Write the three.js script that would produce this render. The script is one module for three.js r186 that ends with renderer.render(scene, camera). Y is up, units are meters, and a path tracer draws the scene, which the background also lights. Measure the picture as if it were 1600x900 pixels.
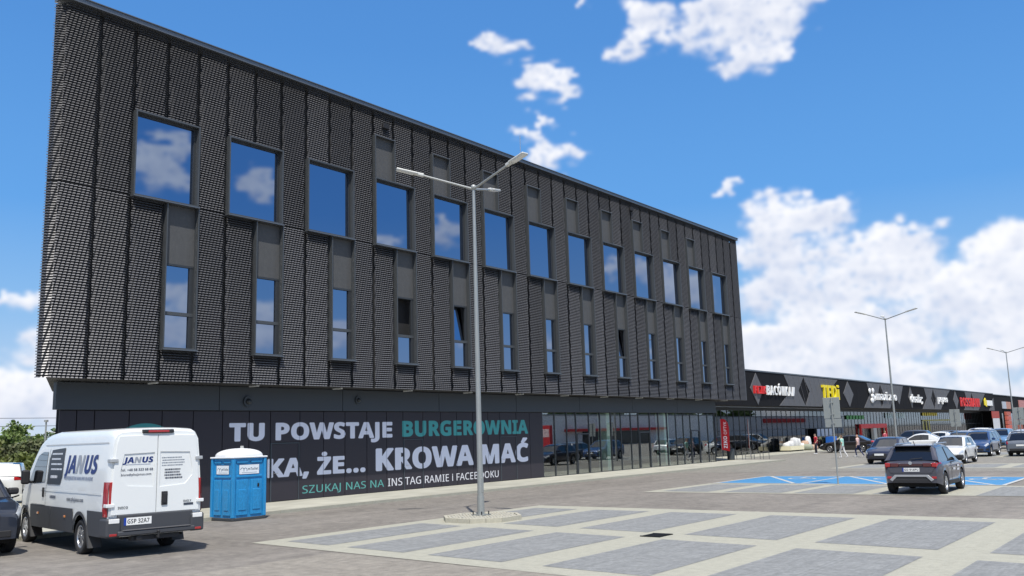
import * as THREE from 'three';
import { mergeGeometries } from 'three/addons/utils/BufferGeometryUtils.js';
import { RoundedBoxGeometry } from 'three/addons/geometries/RoundedBoxGeometry.js';
import { TextGeometry } from 'three/addons/geometries/TextGeometry.js';
import { FontLoader } from 'three/addons/loaders/FontLoader.js';
import { MarchingCubes } from 'three/addons/objects/MarchingCubes.js';
import { createNoise2D, createNoise3D } from 'simplex-noise';

// ---------------------------------------------------------------- camera, sky, sun, exposure
const scene = new THREE.Scene();
const camera = new THREE.PerspectiveCamera(35.1, 16 / 9, 0.1, 3000);
camera.position.set(0, 2.2, 0);
{
  const yaw = THREE.MathUtils.degToRad(52.66), pitch = THREE.MathUtils.degToRad(9.26);
  camera.lookAt(Math.sin(yaw) * Math.cos(pitch), 2.2 + Math.sin(pitch), -Math.cos(yaw) * Math.cos(pitch));
  camera.rotateZ(THREE.MathUtils.degToRad(-1.687));
}
const renderer = new THREE.WebGLRenderer({ antialias: true });
renderer.toneMapping = THREE.LinearToneMapping;
renderer.toneMappingExposure = 1.08;
renderer.shadowMap.enabled = true;

function rng(seed) { let a = seed >>> 0; return () => { a = (a + 0x6d2b79f5) | 0; let t = Math.imul(a ^ (a >>> 15), 1 | a); t = (t + Math.imul(t ^ (t >>> 7), 61 | t)) ^ t; return ((t ^ (t >>> 14)) >>> 0) / 4294967296; }; }
const clamp = (v, a = 0, b = 1) => Math.min(b, Math.max(a, v));
const lerp = (a, b, t) => a + (b - a) * t;
const sstep = (a, b, v) => { const t = clamp((v - a) / (b - a)); return t * t * (3 - 2 * t); };

const SUN = new THREE.Vector3(-0.332, 0.883, 0.332).normalize();
const sun = new THREE.DirectionalLight(new THREE.Color(1.0, 0.955, 0.88), 4.4);
sun.position.copy(SUN).multiplyScalar(150).add(new THREE.Vector3(45, 0, -18)); sun.target.position.set(45, 0, -18);
sun.castShadow = true; sun.shadow.mapSize.set(4096, 4096);
Object.assign(sun.shadow.camera, { left: -90, right: 150, top: 90, bottom: -90, near: 1, far: 400 });
scene.add(sun, sun.target);

// sky: clear air and fair-weather cumulus, given by compass bearing and height in degrees
{
  const W = 2048, Hh = 1024, data = new Float32Array(W * Hh * 4), n3 = createNoise3D(rng(7)), D = Math.PI / 180;
  // bearing, height, half width, half height
  const puffs = [[-37.51,24.03,1.5,0.9],[-34.5,21.65,1.5,1.3],[-35.7,18.86,1.2,0.8],[-34.38,17.36,1.7,1.2],[-27.95,24.43,1.7,1.4],[-29.05,23.59,1.0,0.7],[-22.24,24,3.8,2.4],[-21.21,22.03,1.9,1.3],[-18.82,24.61,2.2,1.2],[-31.85,26.46,1.1,0.4],[-23.34,14.61,0.7,0.4],
    [-20.22,12.42,2.1,1.7],[-17.45,12.14,1.7,1.3],[-21.31,10.58,1.9,1.6],[-12.99,10.42,1.7,1.2],[-15.87,9.52,3.6,1.7],[-13.56,8,3.4,1.6],[-8.36,8.9,1.8,1.7],[-6.92,9.26,2.4,1.6],[-9.36,6.87,3.6,1.8],[-19.65,7.74,3.4,1.8],[-20.67,4.15,3.6,2.4],[-6.65,6.08,3.6,3.2],[-65.61,8.18,1.4,0.5],[-65.81,2.88,3.6,1.3],[-67.91,2.27,4.8,2.0],[-64.59,3.65,1.6,0.8],
    [59.38,17.23,1.1,1.2],[57.93,17.72,0.9,1.0],[58.79,15.79,1.8,1.4],[53.35,15.16,1.8,1.0],[53.93,15.9,1.0,0.8],[44.94,12.39,1.2,0.6],[41.36,12.36,1.1,1.0],[57.48,8.52,1.6,1.0],[57.43,6.63,2.4,1.6],[52.45,6.66,1.6,1.6],[47.83,6.25,1.6,1.2],[30.99,10.22,0.6,0.6],[28.98,10.12,0.8,0.8],[27.46,8.84,0.8,1.6],[25.71,8.34,1.2,1.2]];
  for (const p of puffs) { const k = p[1] > 14 ? .85 : .95; p[2] *= k; p[3] *= k; }
  const R = rng(99);                                             // the rest of the sky carries the same kind of clouds
  for (let i = 0; i < 260; i++) {
    const az = R() * 360 - 180, el = 1 + Math.pow(R(), 1.8) * 62, k = 0.7 + el / 22;
    if (az > -72 && az < 0 && el < 34) continue;
    if (az > 15 && az < 66 && el < 26 && el > 4) continue;
    const m = 1 + (R() * 4 | 0);
    for (let j = 0; j < m; j++) puffs.push([az + (R() - .5) * 3 * k / Math.cos(el * D), el + (R() - .5) * 1.4 * k, (0.9 + R() * 1.6) * k, (0.6 + R() * 0.8) * k]);
  }
  { const big = puffs.slice(); for (const p of big) { const m = Math.round(3 + p[2] * 3); for (let j = 0; j < m; j++) { const a = R() * Math.PI * 1.25 - .4, k = .22 + R() * .3; puffs.push([p[0] + Math.cos(a) * p[2] * .85 / Math.cos(p[1] * D), p[1] + Math.sin(a) * p[3] * .8, Math.max(.25, p[3] * k * 1.3), Math.max(.2, p[3] * k)]); } } }
  for (let i = 0; i < 150; i++) { const el = .4 + R() * 6.5, w = .6 + R() * 1.7; puffs.push([R() * 360 - 180, el, w, .25 + R() * .4]); }
  for (let i = 0; i < 44; i++) { const el = .8 + R() * 5.6, w = 1 + R() * 2.2; puffs.push([-22 + R() * 20, el, w, .35 + R() * .6]); }
  const grid = new Map();
  puffs.forEach((p) => { const c = Math.cos(p[1] * D), w = p[2] * 1.9 / c; for (let a = Math.floor((p[0] - w) / 4); a <= Math.floor((p[0] + w) / 4); a++) { const key = ((a % 90) + 90) % 90; if (!grid.has(key)) grid.set(key, []); grid.get(key).push(p); } });
  let shape = 0;                                                  // how high on its puff the last point sits
  const cover = (az, el) => {
    const list = grid.get(((Math.floor(az / 4) % 90) + 90) % 90); let d = 0, ws = 0, sh = 0; const ce = Math.cos(el * D);
    if (list) for (const p of list) {
      let da = az - p[0]; if (da > 180) da -= 360; if (da < -180) da += 360;
      const ex = da * ce / p[2], ey = (el - p[1]) / p[3], q = ex * ex + ey * ey;
      if (q < 2.4) { const w = Math.exp(-q * 1.5); d += (1 - d) * w * .95; ws += w; sh += w * (ey * .8 - ex * .12); }
    }
    shape = ws ? sh / ws : 0; return d;
  };
  const grad = [[-6, .46, .56, .68], [0, .58, .68, .80], [3, .46, .62, .82], [8, .25, .48, .80], [14, .125, .355, .76], [24, .088, .275, .66], [40, .06, .20, .54], [65, .035, .14, .43], [90, .03, .12, .38]];
  for (let r = 0; r < Hh; r++) {
    const el = ((r + .5) / Hh - .5) * 180, y = Math.sin(el * D), c = Math.cos(el * D);
    let g = grad[0]; for (let i = 0; i + 1 < grad.length; i++) if (el >= grad[i][0]) { const t = clamp((el - grad[i][0]) / (grad[i + 1][0] - grad[i][0])); g = [0, 1, 2, 3].map((k) => lerp(grad[i][k], grad[i + 1][k], t)); }
    for (let q = 0; q < W; q++) {
      const th = ((q + .5) / W - .5) * 360, x = c * Math.cos(th * D), z = c * Math.sin(th * D), o = (r * W + q) * 4;
      let R_ = g[1], G_ = g[2], B_ = g[3];
      if (el < -1) { R_ = .25; G_ = .24; B_ = .22; }
      else if (el < 75) {
        const k = 16 + 14 * sstep(30, 5, el), w1 = n3(x * k, y * k * 1.4, z * k) + .5 * n3(x * k * 2.3, y * k * 3, z * k * 2.3), w2 = n3(x * k + 40, y * k * 1.4, z * k) + .5 * n3(x * k * 2.3 + 9, y * k * 3, z * k * 2.3), amp = .22 + .022 * el;
        const az = th + w1 * amp / c, ev = el + w2 * amp, d0 = cover(az, ev);
        if (d0 > 0.05) {
          let f = 0, fa = .5, fs = 55; for (let o = 0; o < 4; o++) { f += fa * (1 - 2.4 * Math.abs(n3(x * fs, y * fs * 1.2, z * fs))); fa *= .55; fs *= 2.05; }
          const d = d0 + f * .24 * (.3 + d0), a = sstep(.17, .95, d) * .96, lit = clamp(.6 + shape * .55 + f * .2 + n3(x * 13 + 5, y * 30, z * 13) * .22 + n3(x * 34, y * 60, z * 34) * .12);
          const cr = lerp(.52, .95, lit), cg = lerp(.59, .95, lit), cb = lerp(.76, .98, lit);
          R_ = lerp(R_, cr, a); G_ = lerp(G_, cg, a); B_ = lerp(B_, cb, a);
        }
      }
      data[o] = R_; data[o + 1] = G_; data[o + 2] = B_; data[o + 3] = 1;
    }
  }
  const t = new THREE.DataTexture(data, W, Hh, THREE.RGBAFormat, THREE.FloatType);
  t.mapping = THREE.EquirectangularReflectionMapping; t.magFilter = t.minFilter = THREE.LinearFilter; t.wrapS = THREE.RepeatWrapping; t.needsUpdate = true;
  scene.background = t; scene.environment = t;
}

// ---------------------------------------------------------------- helpers
const taken = new Map();
function numbered(name) { const n = taken.get(name) ?? 0; taken.set(name, n + 1); return n ? name + '_' + String(n).padStart(3, '0') : name; }
function mesh(name, geo, mat, parent) { const m = new THREE.Mesh(Array.isArray(geo) ? merge(geo) : geo, mat); m.name = name; m.castShadow = m.receiveShadow = true; (parent ?? scene).add(m); if (!parent) m.name = numbered(name); return m; }
function thing(name, label, category, [x, y, z] = [0, 0, 0], turn = 0, group) { const g = new THREE.Group(); g.name = numbered(name); g.position.set(x, y, z); g.rotation.y = turn; g.userData = { label, category }; if (group) g.userData.group = group; scene.add(g); return g; }
function tag(o, label, category, group) { Object.assign(o.userData, { label, category }); if (group) o.userData.group = group; return o; }
function struct(name, geo, mat, label) { const m = mesh(name, geo, mat); m.userData.kind = 'structure'; m.userData.label = label; return m; }
function merge(list) { return list.length === 1 ? list[0] : mergeGeometries(list.map((g) => { g = g.index ? g.toNonIndexed() : g; for (const k of Object.keys(g.attributes)) if (!['position', 'normal', 'uv'].includes(k)) g.deleteAttribute(k); if (!g.attributes.uv) g.setAttribute('uv', new THREE.BufferAttribute(new Float32Array(g.attributes.position.count * 2), 2)); return g; })); }
const box = (x0, x1, y0, y1, z0, z1) => new THREE.BoxGeometry(x1 - x0, y1 - y0, z1 - z0).translate((x0 + x1) / 2, (y0 + y1) / 2, (z0 + z1) / 2);
const rbox = (x0, x1, y0, y1, z0, z1, r = .02, s = 2) => new RoundedBoxGeometry(x1 - x0, y1 - y0, z1 - z0, s, r).translate((x0 + x1) / 2, (y0 + y1) / 2, (z0 + z1) / 2);
const cyl = (r0, r1, h, n = 16) => new THREE.CylinderGeometry(r1, r0, h, n).translate(0, h / 2, 0);
function bar(a, b, r, n = 8, r2 = r) { const A = new THREE.Vector3(...a), B = new THREE.Vector3(...b), d = B.clone().sub(A), g = new THREE.CylinderGeometry(r2, r, d.length(), n); g.applyQuaternion(new THREE.Quaternion().setFromUnitVectors(new THREE.Vector3(0, 1, 0), d.normalize())); return g.translate((A.x + B.x) / 2, (A.y + B.y) / 2, (A.z + B.z) / 2); }
const col = (r, g, b) => new THREE.Color().setRGB(r, g, b);
const std = (c, roughness = .8, metalness = 0, o = {}) => new THREE.MeshStandardMaterial({ color: Array.isArray(c) ? col(...c) : c, roughness, metalness, ...o });
const phys = (c, roughness, metalness, o = {}) => new THREE.MeshPhysicalMaterial({ color: Array.isArray(c) ? col(...c) : c, roughness, metalness, ...o });
function canvas(w, h, draw) { const c = document.createElement('canvas'); c.width = w; c.height = h; draw(c.getContext('2d'), w, h); const t = new THREE.CanvasTexture(c); t.colorSpace = THREE.SRGBColorSpace; t.anisotropy = 8; return t; }
function noiseTex(size, seed, fn, srgb = false) { const n2 = createNoise2D(rng(seed)), per = (x, y, s) => { const a = x / size * 2 * Math.PI, b = y / size * 2 * Math.PI; return nz(Math.cos(a) * s, Math.sin(a) * s, Math.cos(b) * s, Math.sin(b) * s); };
  const n3a = createNoise3D(rng(seed + 1)), n3b = createNoise3D(rng(seed + 2)), nz = (a, b, c, d) => (n3a(a + 3.1, b, c + d * .7) + n3b(c, d + 1.7, a - b * .6)) / 2;
  const r = rng(seed + 5), data = new Uint8Array(size * size * 4);
  for (let y = 0; y < size; y++) for (let x = 0; x < size; x++) { const v = fn(per, x, y, r), o = (y * size + x) * 4; data[o] = clamp(v[0], 0, 255); data[o + 1] = clamp(v[1], 0, 255); data[o + 2] = clamp(v[2], 0, 255); data[o + 3] = 255; }
  const t = new THREE.DataTexture(data, size, size); t.wrapS = t.wrapT = THREE.RepeatWrapping; t.magFilter = THREE.LinearFilter; t.minFilter = THREE.LinearMipmapLinearFilter; t.generateMipmaps = true; if (srgb) t.colorSpace = THREE.SRGBColorSpace; t.needsUpdate = true; return t; }
// a flat sheet from a polygon in x, z at height y, uv in metres
function sheet(poly, y, seg) { const s = new THREE.Shape(poly.map(([x, z]) => new THREE.Vector2(x, -z))), g = new THREE.ShapeGeometry(s); const p = g.attributes.position, uv = g.attributes.uv; for (let i = 0; i < p.count; i++) uv.setXY(i, p.getX(i), p.getY(i)); g.rotateX(-Math.PI / 2); g.translate(0, y, 0); return g; }
// separate letters, each filling most of its own cell
function spacedLetters(text, x0, x1, y0, y1, z, depth, face) { const n = text.length, c = (x1 - x0) / n; return merge([...text].map((ch, i) => { const tall = /[ÓŻĆi]/.test(ch); return lettering(ch, x0 + i * c + c * .1, x0 + i * c + c * .88, y0, tall ? y1 + (y1 - y0) * .28 : y1, z, depth, face); })); }
const rect = (x0, x1, z0, z1, y) => sheet([[x0, z0], [x1, z0], [x1, z1], [x0, z1]], y);
// upright polygon in x, y with thickness towards +z
function plate(poly, z0, z1, bevel = 0, holes = []) { const s = new THREE.Shape(poly.map(([x, y]) => new THREE.Vector2(x, y))); for (const h of holes) s.holes.push(new THREE.Path(h.map(([x, y]) => new THREE.Vector2(x, y)))); return new THREE.ExtrudeGeometry(s, { depth: z1 - z0 - 2 * bevel, bevelEnabled: bevel > 0, bevelThickness: bevel, bevelSize: bevel, bevelOffset: -bevel, bevelSegments: 1 }).translate(0, 0, z0 + bevel); }
const font = await new FontLoader().loadAsync('fonts/droid/droid_sans_bold.typeface.json');
function lettering(text, x0, x1, y0, y1, z, depth, face = font) { const g = new TextGeometry(text, { font: face, size: 1, depth: 1, curveSegments: 4, bevelEnabled: false }); g.computeBoundingBox(); const b = g.boundingBox; g.translate(-b.min.x, -b.min.y, -b.min.z); g.scale((x1 - x0) / (b.max.x - b.min.x), (y1 - y0) / (b.max.y - b.min.y), depth / (b.max.z - b.min.z)); return g.translate(x0, y0, z); }
// ---------------------------------------------------------------- ground, paving
const grainTex = (seed, base, amp, blotch, size = 512) => noiseTex(size, seed, (per, x, y, r) => { const g = (r() - .5) * amp, b = per(x, y, 2.2) * blotch + per(x, y, 6) * blotch * .6; return [base[0] + g + b, base[1] + g + b, base[2] + g + b * .95]; }, true);
const tAsphalt = grainTex(11, [204, 201, 197], 58, 20, 1024), rowTone = (() => { const r = rng(77); return [...Array(1024)].map(() => (r() - .5) * 34); })(), tPaver = noiseTex(1024, 12, (per, x, y, r) => { const g = (r() - .5) * 24 + per(x, y, 2.2) * 17 + per(x, y, 7) * 12 + rowTone[y >> 4] * .35 + rowTone[(x >> 5) * 7 + (y >> 4) * 13 & 1023] * .4; return [203 + g, 205 + g, 207 + g]; }, true), tSlab = grainTex(13, [218, 217, 212], 30, 9), tBump = noiseTex(512, 14, (per, x, y, r) => { const v = 128 + (r() - .5) * 150 + per(x, y, 12) * 30; return [v, v, v]; });
const rep = (t, m) => { const c = t.clone(); c.repeat.set(1 / m, 1 / m); c.needsUpdate = true; return c; };
const mAsphalt = std([.33, .31, .283], .93, 0, { map: rep(tAsphalt, 5), bumpMap: rep(tBump, 1.3), bumpScale: .004, vertexColors: true });
const mPaver = std([.39, .39, .375], .88, 0, { map: rep(tPaver, 3.1), bumpMap: rep(tBump, 1.1), bumpScale: .004 });
const mBand = std([.54, .53, .455], .9, 0, { map: rep(tSlab, 2.7), bumpMap: rep(tBump, 1.1), bumpScale: .003 });
const mSlab = std([.58, .57, .50], .9, 0, { map: rep(tSlab, 3.3), bumpMap: rep(tBump, 1.2), bumpScale: .003 });
const mPale = std([.38, .37, .335], .92, 0, { map: rep(tAsphalt, 4.3), bumpMap: rep(tBump, 1.4), bumpScale: .004 });
const mWhiteLine = std([.66, .68, .69], .8, 0, { map: rep(tSlab, 1.9) }), mBlue = std([.08, .33, .68], .75, 0, { map: rep(tSlab, 2.2) });
{
  // asphalt out to the horizon; dusty lighter tracks and darker patches are in the vertex colours
  const g = new THREE.PlaneGeometry(1, 1, 260, 260), p = g.attributes.position, uv = g.attributes.uv, c = new Float32Array(p.count * 3), n2 = createNoise2D(rng(21));
  const map = (t) => { const u = t * 2; return Math.sign(u) * (Math.abs(u) * 60 + Math.pow(Math.abs(u), 5) * 1400); };
  for (let i = 0; i < p.count; i++) {
    const x = 35 + map(p.getX(i)), z = -12 + map(p.getY(i));
    p.setXYZ(i, x, 0, z); uv.setXY(i, x, z);
    const v = 1 + .08 * n2(x * .06, z * .16) + .07 * n2(x * .25 + 9, z * .6) + .22 * Math.max(0, n2(x * .1 - 4, z * .9)) - .1 * Math.max(0, n2(x * .35 + 30, z * .35) - .35);
    c.set([v, v, v], i * 3);
  }
  g.setAttribute('color', new THREE.BufferAttribute(c, 3));
  const idx = g.index.array; for (let i = 0; i < idx.length; i += 3) { const t = idx[i + 1]; idx[i + 1] = idx[i + 2]; idx[i + 2] = t; }
  g.computeVertexNormals();
  struct('asphalt_ground', g, mAsphalt, 'grey brown asphalt of the car park and lanes');
}
struct('patched_asphalt', sheet([[-40, -14.4], [12.72, -14.45], [12.2, -6], [10.6, 12], [-40, 12]], .004), std([.42, .395, .35], .93, 0, { map: rep(tAsphalt, 4.1), bumpMap: rep(tBump, 1.2), bumpScale: .004 }), 'lighter patch of asphalt beside the near parking bays');
struct('pale_asphalt', sheet([[44.5, -24.2], [47, -17.6], [46.2, 30], [190, 30], [190, -29.5], [64, -29.5], [62, -24.2]], .004), mPale, 'paler asphalt in front of the shops');
{ // pavement along the corner building, running on behind it to the left
  const pv = new THREE.Group(); pv.name = 'pavement'; pv.userData = { kind: 'structure', label: 'pale concrete pavement along the foot of the black building' }; scene.add(pv);
  mesh('slab_surface', box(-40, 61.9, -.3, .09, -75, -24.15), mSlab, pv);
  for (let x = -12; x < 61.9; x += 1.0) mesh('kerb_stone', box(x + .006, Math.min(x + .994, 61.9), -.2, .1, -24.146, -24.0), mBand, pv);
  const pm = new THREE.Group(); pm.name = 'shop_pavement'; pm.userData = { kind: 'structure', label: 'pale paved strip in front of the long shop row' }; scene.add(pm);
  mesh('slab_surface', box(61.95, 215, -.3, .085, -60, -29.2), mSlab, pm);
}
// parking bays: grey block cells between pale bands (x runs away from the viewer, z along the row)
function bays(name, label, cells, frame) {
  const g = new THREE.Group(); g.name = numbered(name); g.userData = { kind: 'structure', label }; scene.add(g);
  mesh('paver_band', sheet(frame, .008), mBand, g);
  for (const c of cells) mesh('paver_cell', sheet(c, .012), mPaver, g);
}
{
  const n0 = (z) => 13.05 - .09 * (z + 10), n1 = (z) => 17.33 - .11 * (z + 10), f0 = (z) => 18.3 - .107 * (z + 10), f1 = (z) => 23.1 - .02 * (z + 10);
  const zs = [[-17.05, -15.5], [-14.85, -13.05], [-12.35, -10.4], [-9.45, -7.3], [-6.5, -4.23], [-3.38, -1.1], [-.3, 2], [2.8, 5.1], [5.9, 8.2]];
  const cells = [];
  for (const [a, b] of zs) { cells.push([[n0(a), a], [n1(a), a], [n1(b), b], [n0(b), b]]); cells.push([[f0(a), a], [f1(a), a], [f1(b), b], [f0(b), b]]); }
  bays('parking_bays', 'grey and cream paved parking bays round the lamp post island', cells, [[13.15, -17.62], [24.1, -17.55], [23.7, 10], [10.6, 10]]);
  const c2 = []; for (const [a, b] of [[-16.95, -15.1], [-14.5, -12.35], [-11.9, -9.9], [-9.3, -7.3], [-6.2, -4.0], [-3.2, -1], [-.2, 2]]) c2.push([[31.15, a], [35.6, a], [35.6, b], [31.15, b]]);
  bays('parking_bays', 'narrow paved bay strip under the dark grey crossover car', c2, [[30.6, -17.5], [36.2, -17.4], [36.2, 3], [31.4, 3]]);
  const c3 = []; for (let z = -16.5; z < 8; z += 2.7) { c3.push([[50.6, z], [55, z], [55, z + 2], [50.6, z + 2]]); c3.push([[66, z], [70.5, z], [70.5, z + 2], [66, z + 2]]); c3.push([[71.2, z], [75.8, z], [75.8, z + 2], [71.2, z + 2]]); }
  bays('parking_bays', 'paved parking bays under the cars standing before the shops', c3.filter((c) => c[0][0] > 60), [[65.4, -17], [76.4, -17], [76.4, 8], [65.4, 8]]);
  bays('parking_bays', 'paved bay strip between the blue bays and the white hatchback', c3.filter((c) => c[0][0] < 60), [[50, -17], [55.6, -17], [55.6, 8], [50, 8]]);
}
{ // blue accessible bays
  const b = new THREE.Group(); b.name = 'accessible_bays'; b.userData = { kind: 'structure', label: 'blue painted accessible parking bays with white lines' }; scene.add(b);
  const X0 = 36.3, X1 = 41.8, Z = [-17.2, -13.55, -9.9, -6.3];
  mesh('blue_paint', rect(X0, X1, Z[0], Z[3], .016), mBlue, b);
  const line = (x0, z0, x1, z1, w) => { const l = Math.hypot(x1 - x0, z1 - z0), nx = -(z1 - z0) / l * w / 2, nz = (x1 - x0) / l * w / 2; return sheet([[x0 + nx, z0 + nz], [x1 + nx, z1 + nz], [x1 - nx, z1 - nz], [x0 - nx, z0 - nz]], .020); };
  mesh('white_line', rect(X0 - .1, X0 + .12, Z[0] - .1, Z[3] + .1, .020), mWhiteLine, b);
  mesh('white_line', rect(X1 - .1, X1 + .1, Z[0] - .1, Z[3] + .1, .020), mWhiteLine, b);
  for (const z of [Z[0], Z[3]]) mesh('white_line', rect(X0 + .12, X1 - .1, z - .08, z + .08, .0202), mWhiteLine, b);
  for (let i = 0; i < 3; i++) { mesh('white_line', line(X1 - .15, Z[i] + .3, X0 + .2, Z[i + 1] - .35, .16).translate(0, .0006, 0), mWhiteLine, b); if (i) mesh('white_line', line(X1 - .15, Z[i], X0 + .14, Z[i], .14).translate(0, .0012, 0), mWhiteLine, b);
    const cx = 40.3, cz = Z[i] + 2.3, ring = new THREE.RingGeometry(.42, .56, 20, 1, 0, 4.4).rotateX(-Math.PI / 2).translate(cx - .25, .0215, cz), head = new THREE.CircleGeometry(.16, 12).rotateX(-Math.PI / 2).translate(cx + .85, .0215, cz - .1);
    mesh('wheelchair_symbol', [ring, head, line(cx + .6, cz - .1, cx - .1, cz - .05, .16).translate(0, .0018, 0), line(cx - .1, cz, cx - .15, cz + .5, .15).translate(0, .0022, 0), line(cx - .15, cz + .5, cx - .6, cz + .75, .14).translate(0, .0026, 0)], mWhiteLine, b); }
}
tag(mesh('drain_grate', [...Array(9)].map((_, i) => box(17.58 + i * .06, 17.61 + i * .06, .012, .028, -10.12, -9.68)).concat([box(17.54, 17.575, .012, .03, -10.14, -9.66), box(18.1, 18.135, .012, .03, -10.14, -9.66), box(17.57, 18.1, .0125, .016, -10.13, -9.67)]), std([.02, .02, .02], .6, .6)), 'black iron drain grate set in the pale paving', 'drain');
// ---------------------------------------------------------------- the black mesh clad corner building
const mMesh = std([.155, .155, .16], .34, .55);
const mBack = std([.02, .02, .021], .95), mFrame = std([.085, .092, .097], .5, .3), mBlind = std([.115, .118, .125], .75, 0, { map: rep(tSlab, 1.7) });
const mWinGlass = std([.25, .31, .42], .015, 1), mInner = std([.05, .055, .06], .5, .3), mBandPanel = std([.058, .068, .08], .6, .2), mDarkBox = std([.01, .01, .012], .7), mCoping = std([.17, .18, .19], .42, .6);
const FZ = -26.5, WZ = -27.8, PW = 1.175, PX = 12.66, Y0 = 4.25, YT = 15.85;
const building = thing('mesh_clad_building', 'long black three storey building clad in folded expanded metal mesh', 'building');
{
  const planZ = (x, w) => { const g0 = w - .15; return x < g0 ? 0 : -.75 * (x - g0); };
  const cache = new Map();
  const panelGeo = (w, y0, y1) => {
    const key = w + '/' + (y1 - y0).toFixed(3); if (cache.has(key)) return cache.get(key);
    const per = .1306, pos = [], H = y1 - y0, rows = Math.floor((H - .02) / .082);
    for (let r = 0; r < rows; r++) {
      const y = .015 + r * (H - .02) / rows, off = ((r * .14) % 1) * per, wave = (x) => { const u = (((x - off) / per) % 1 + 1) % 1; return u < .74 ? u / .74 : (1 - u) / .26; };
      const xs = [0, w - .15, w]; for (let m = -1; m * per < w; m++) for (const q of [0, .74]) { const x = (m + q) * per + off; if (x > .004 && x < w - .004) xs.push(x); }
      xs.sort((p, q) => p - q);
      for (let j = 0; j + 1 < xs.length; j++) {
        const P = (x, up) => { const ph = wave(x); return [x, y + (up ? .036 : 0) + ph * .005, planZ(x, w) + (up ? 0 : .026) + ph * .032]; };
        const a = P(xs[j], 0), b = P(xs[j + 1], 0), c = P(xs[j + 1], 1), d = P(xs[j], 1);
        pos.push(...a, ...b, ...c, ...a, ...c, ...d);
      }
    }
    const g = new THREE.BufferGeometry(); g.setAttribute('position', new THREE.Float32BufferAttribute(pos, 3)); g.computeVertexNormals(); cache.set(key, g); return g;
  };
  const tones = [.155, .13, .175, .145].map((v, i) => std([v, v, v * 1.04], .33 + i * .02, .55)), tr = rng(808);
  const panel = (x, y0, y1, w = PW) => { const m = mesh('mesh_panel', panelGeo(w, y0, y1), tones[tr() * 4 | 0], building); m.position.set(x, y0, FZ - .05); return m; };
  const mid = 10.14;
  // body behind the mesh: its left flank slants away
  const plan = [[12.9, -26.98], [61.98, -26.98], [61.98, -45], [22.2, -45]];
  mesh('wall_body', new THREE.ExtrudeGeometry(new THREE.Shape(plan.map(([x, z]) => new THREE.Vector2(x, -z))), { depth: YT - Y0 - .08, bevelEnabled: false }).rotateX(-Math.PI / 2).translate(0, Y0 + .04, 0), mBack, building);
  mesh('soffit', sheet([[12.6, FZ], [62.02, FZ], [62.02, -33], [15.95, -33]], Y0 + .02), std([.035, .035, .038], .75), building);
  for (let i = 0; i < 42; i++) {
    const x = PX + i * PW, p = i < 2 ? 2 : i > 40 ? 2 : (i - 2) % 3, k = Math.floor((i - 2) / 3);
    if (p === 2 || k > 12) { panel(x, Y0, mid - .004); panel(x, mid + .004, YT); }
    else if (p === 0) { panel(x, Y0, 10.1); if (k >= 3 && k <= 11) panel(x, 14.82, YT); else panel(x, 12.98, YT); }
    else { panel(x, Y0, 5.28); panel(x, 12.98, YT); }
  }
  mesh('back_sheet', plate([[12.7, Y0 + .05], [15.0, Y0 + .05], [15.0, YT - .03], [12.7, YT - .03]], FZ - .35, FZ - .3), mBack, building);
  mesh('end_sheet', box(-.005, .005, Y0 + .04, YT - .03, -.36, 0).rotateY(.48).translate(12.72, 0, FZ - .18), mBack, building);
  mesh('end_return', box(61.92, 62.03, Y0 + .03, YT, -26.99, FZ - .06), mFrame, building);
  // narrow returns at both ends
  for (const [y0, y1] of [[Y0, mid - .012], [mid + .012, YT]]) { const m = mesh('mesh_panel', panelGeo(.35, y0, y1), mMesh, building); m.position.set(12.47, y0, FZ - .36); m.rotation.y = -1.0; m.position.x = 12.46; }
  // windows
  const frameGeo = (x0, x1, y0, y1, t, d) => [box(x0, x0 + t, y0, y1, FZ - d, FZ + .07), box(x1 - t, x1, y0, y1, FZ - d, FZ + .07), box(x0 + t, x1 - t, y1 - t, y1, FZ - d, FZ + .068), box(x0 + t - .001, x1 - t + .001, y0, y0 + t, FZ - d, FZ + .085)];
  for (let k = 0; k < 13; k++) {
    const L = 15.01 + k * 3 * PW, zg = FZ - .17, tw = rng(500 + k);
    const w = mesh('window', frameGeo(L, L + 2.35, 10.12, 12.96, .05, .36), mFrame, building);
    mesh('inner_frame', [box(L + .05, L + .11, 10.17, 12.91, zg - .03, zg + .05), box(L + 2.22, L + 2.3, 10.17, 12.91, zg - .03, zg + .05), box(L + .11, L + 2.22, 12.85, 12.91, zg - .03, zg + .048), box(L + .11, L + 2.22, 10.17, 10.23, zg - .03, zg + .048)], mInner, w);
    { const q = mesh('pane', box(-1.065, 1.065, -1.33, 1.33, -.012, 0), mWinGlass, w); q.position.set(L + 1.165, 11.53, zg); q.rotation.set((tw() - .5) * .008, (tw() - .5) * .008, 0); }
    mesh('sill', box(L - .02, L + 2.37, 10.085, 10.118, FZ - .3, FZ + .13), mCoping, w);
    if (k >= 3 && k <= 11) { const b = mesh('blind_panel_surround', [box(L, L + .04, 12.96, 14.8, FZ - .2, FZ + .06), box(L + 1.135, L + 1.175, 12.96, 14.8, FZ - .2, FZ + .06), box(L + .04, L + 1.135, 14.76, 14.8, FZ - .2, FZ + .058)], mFrame, building); mesh('blind_panel', box(L + .04, L + 1.135, 12.965, 14.758, FZ - .16, FZ - .12), mBlind, b); }
    const a = L + 1.2, e = L + 2.4, s = mesh('slim_window', [box(a, a + .04, 5.3, 10.08, FZ - .36, FZ + .065), box(e - .045, e, 5.3, 10.08, FZ - .36, FZ + .066), box(a + .04, e - .045, 5.3, 5.345, FZ - .36, FZ + .08)], mFrame, building);
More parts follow.
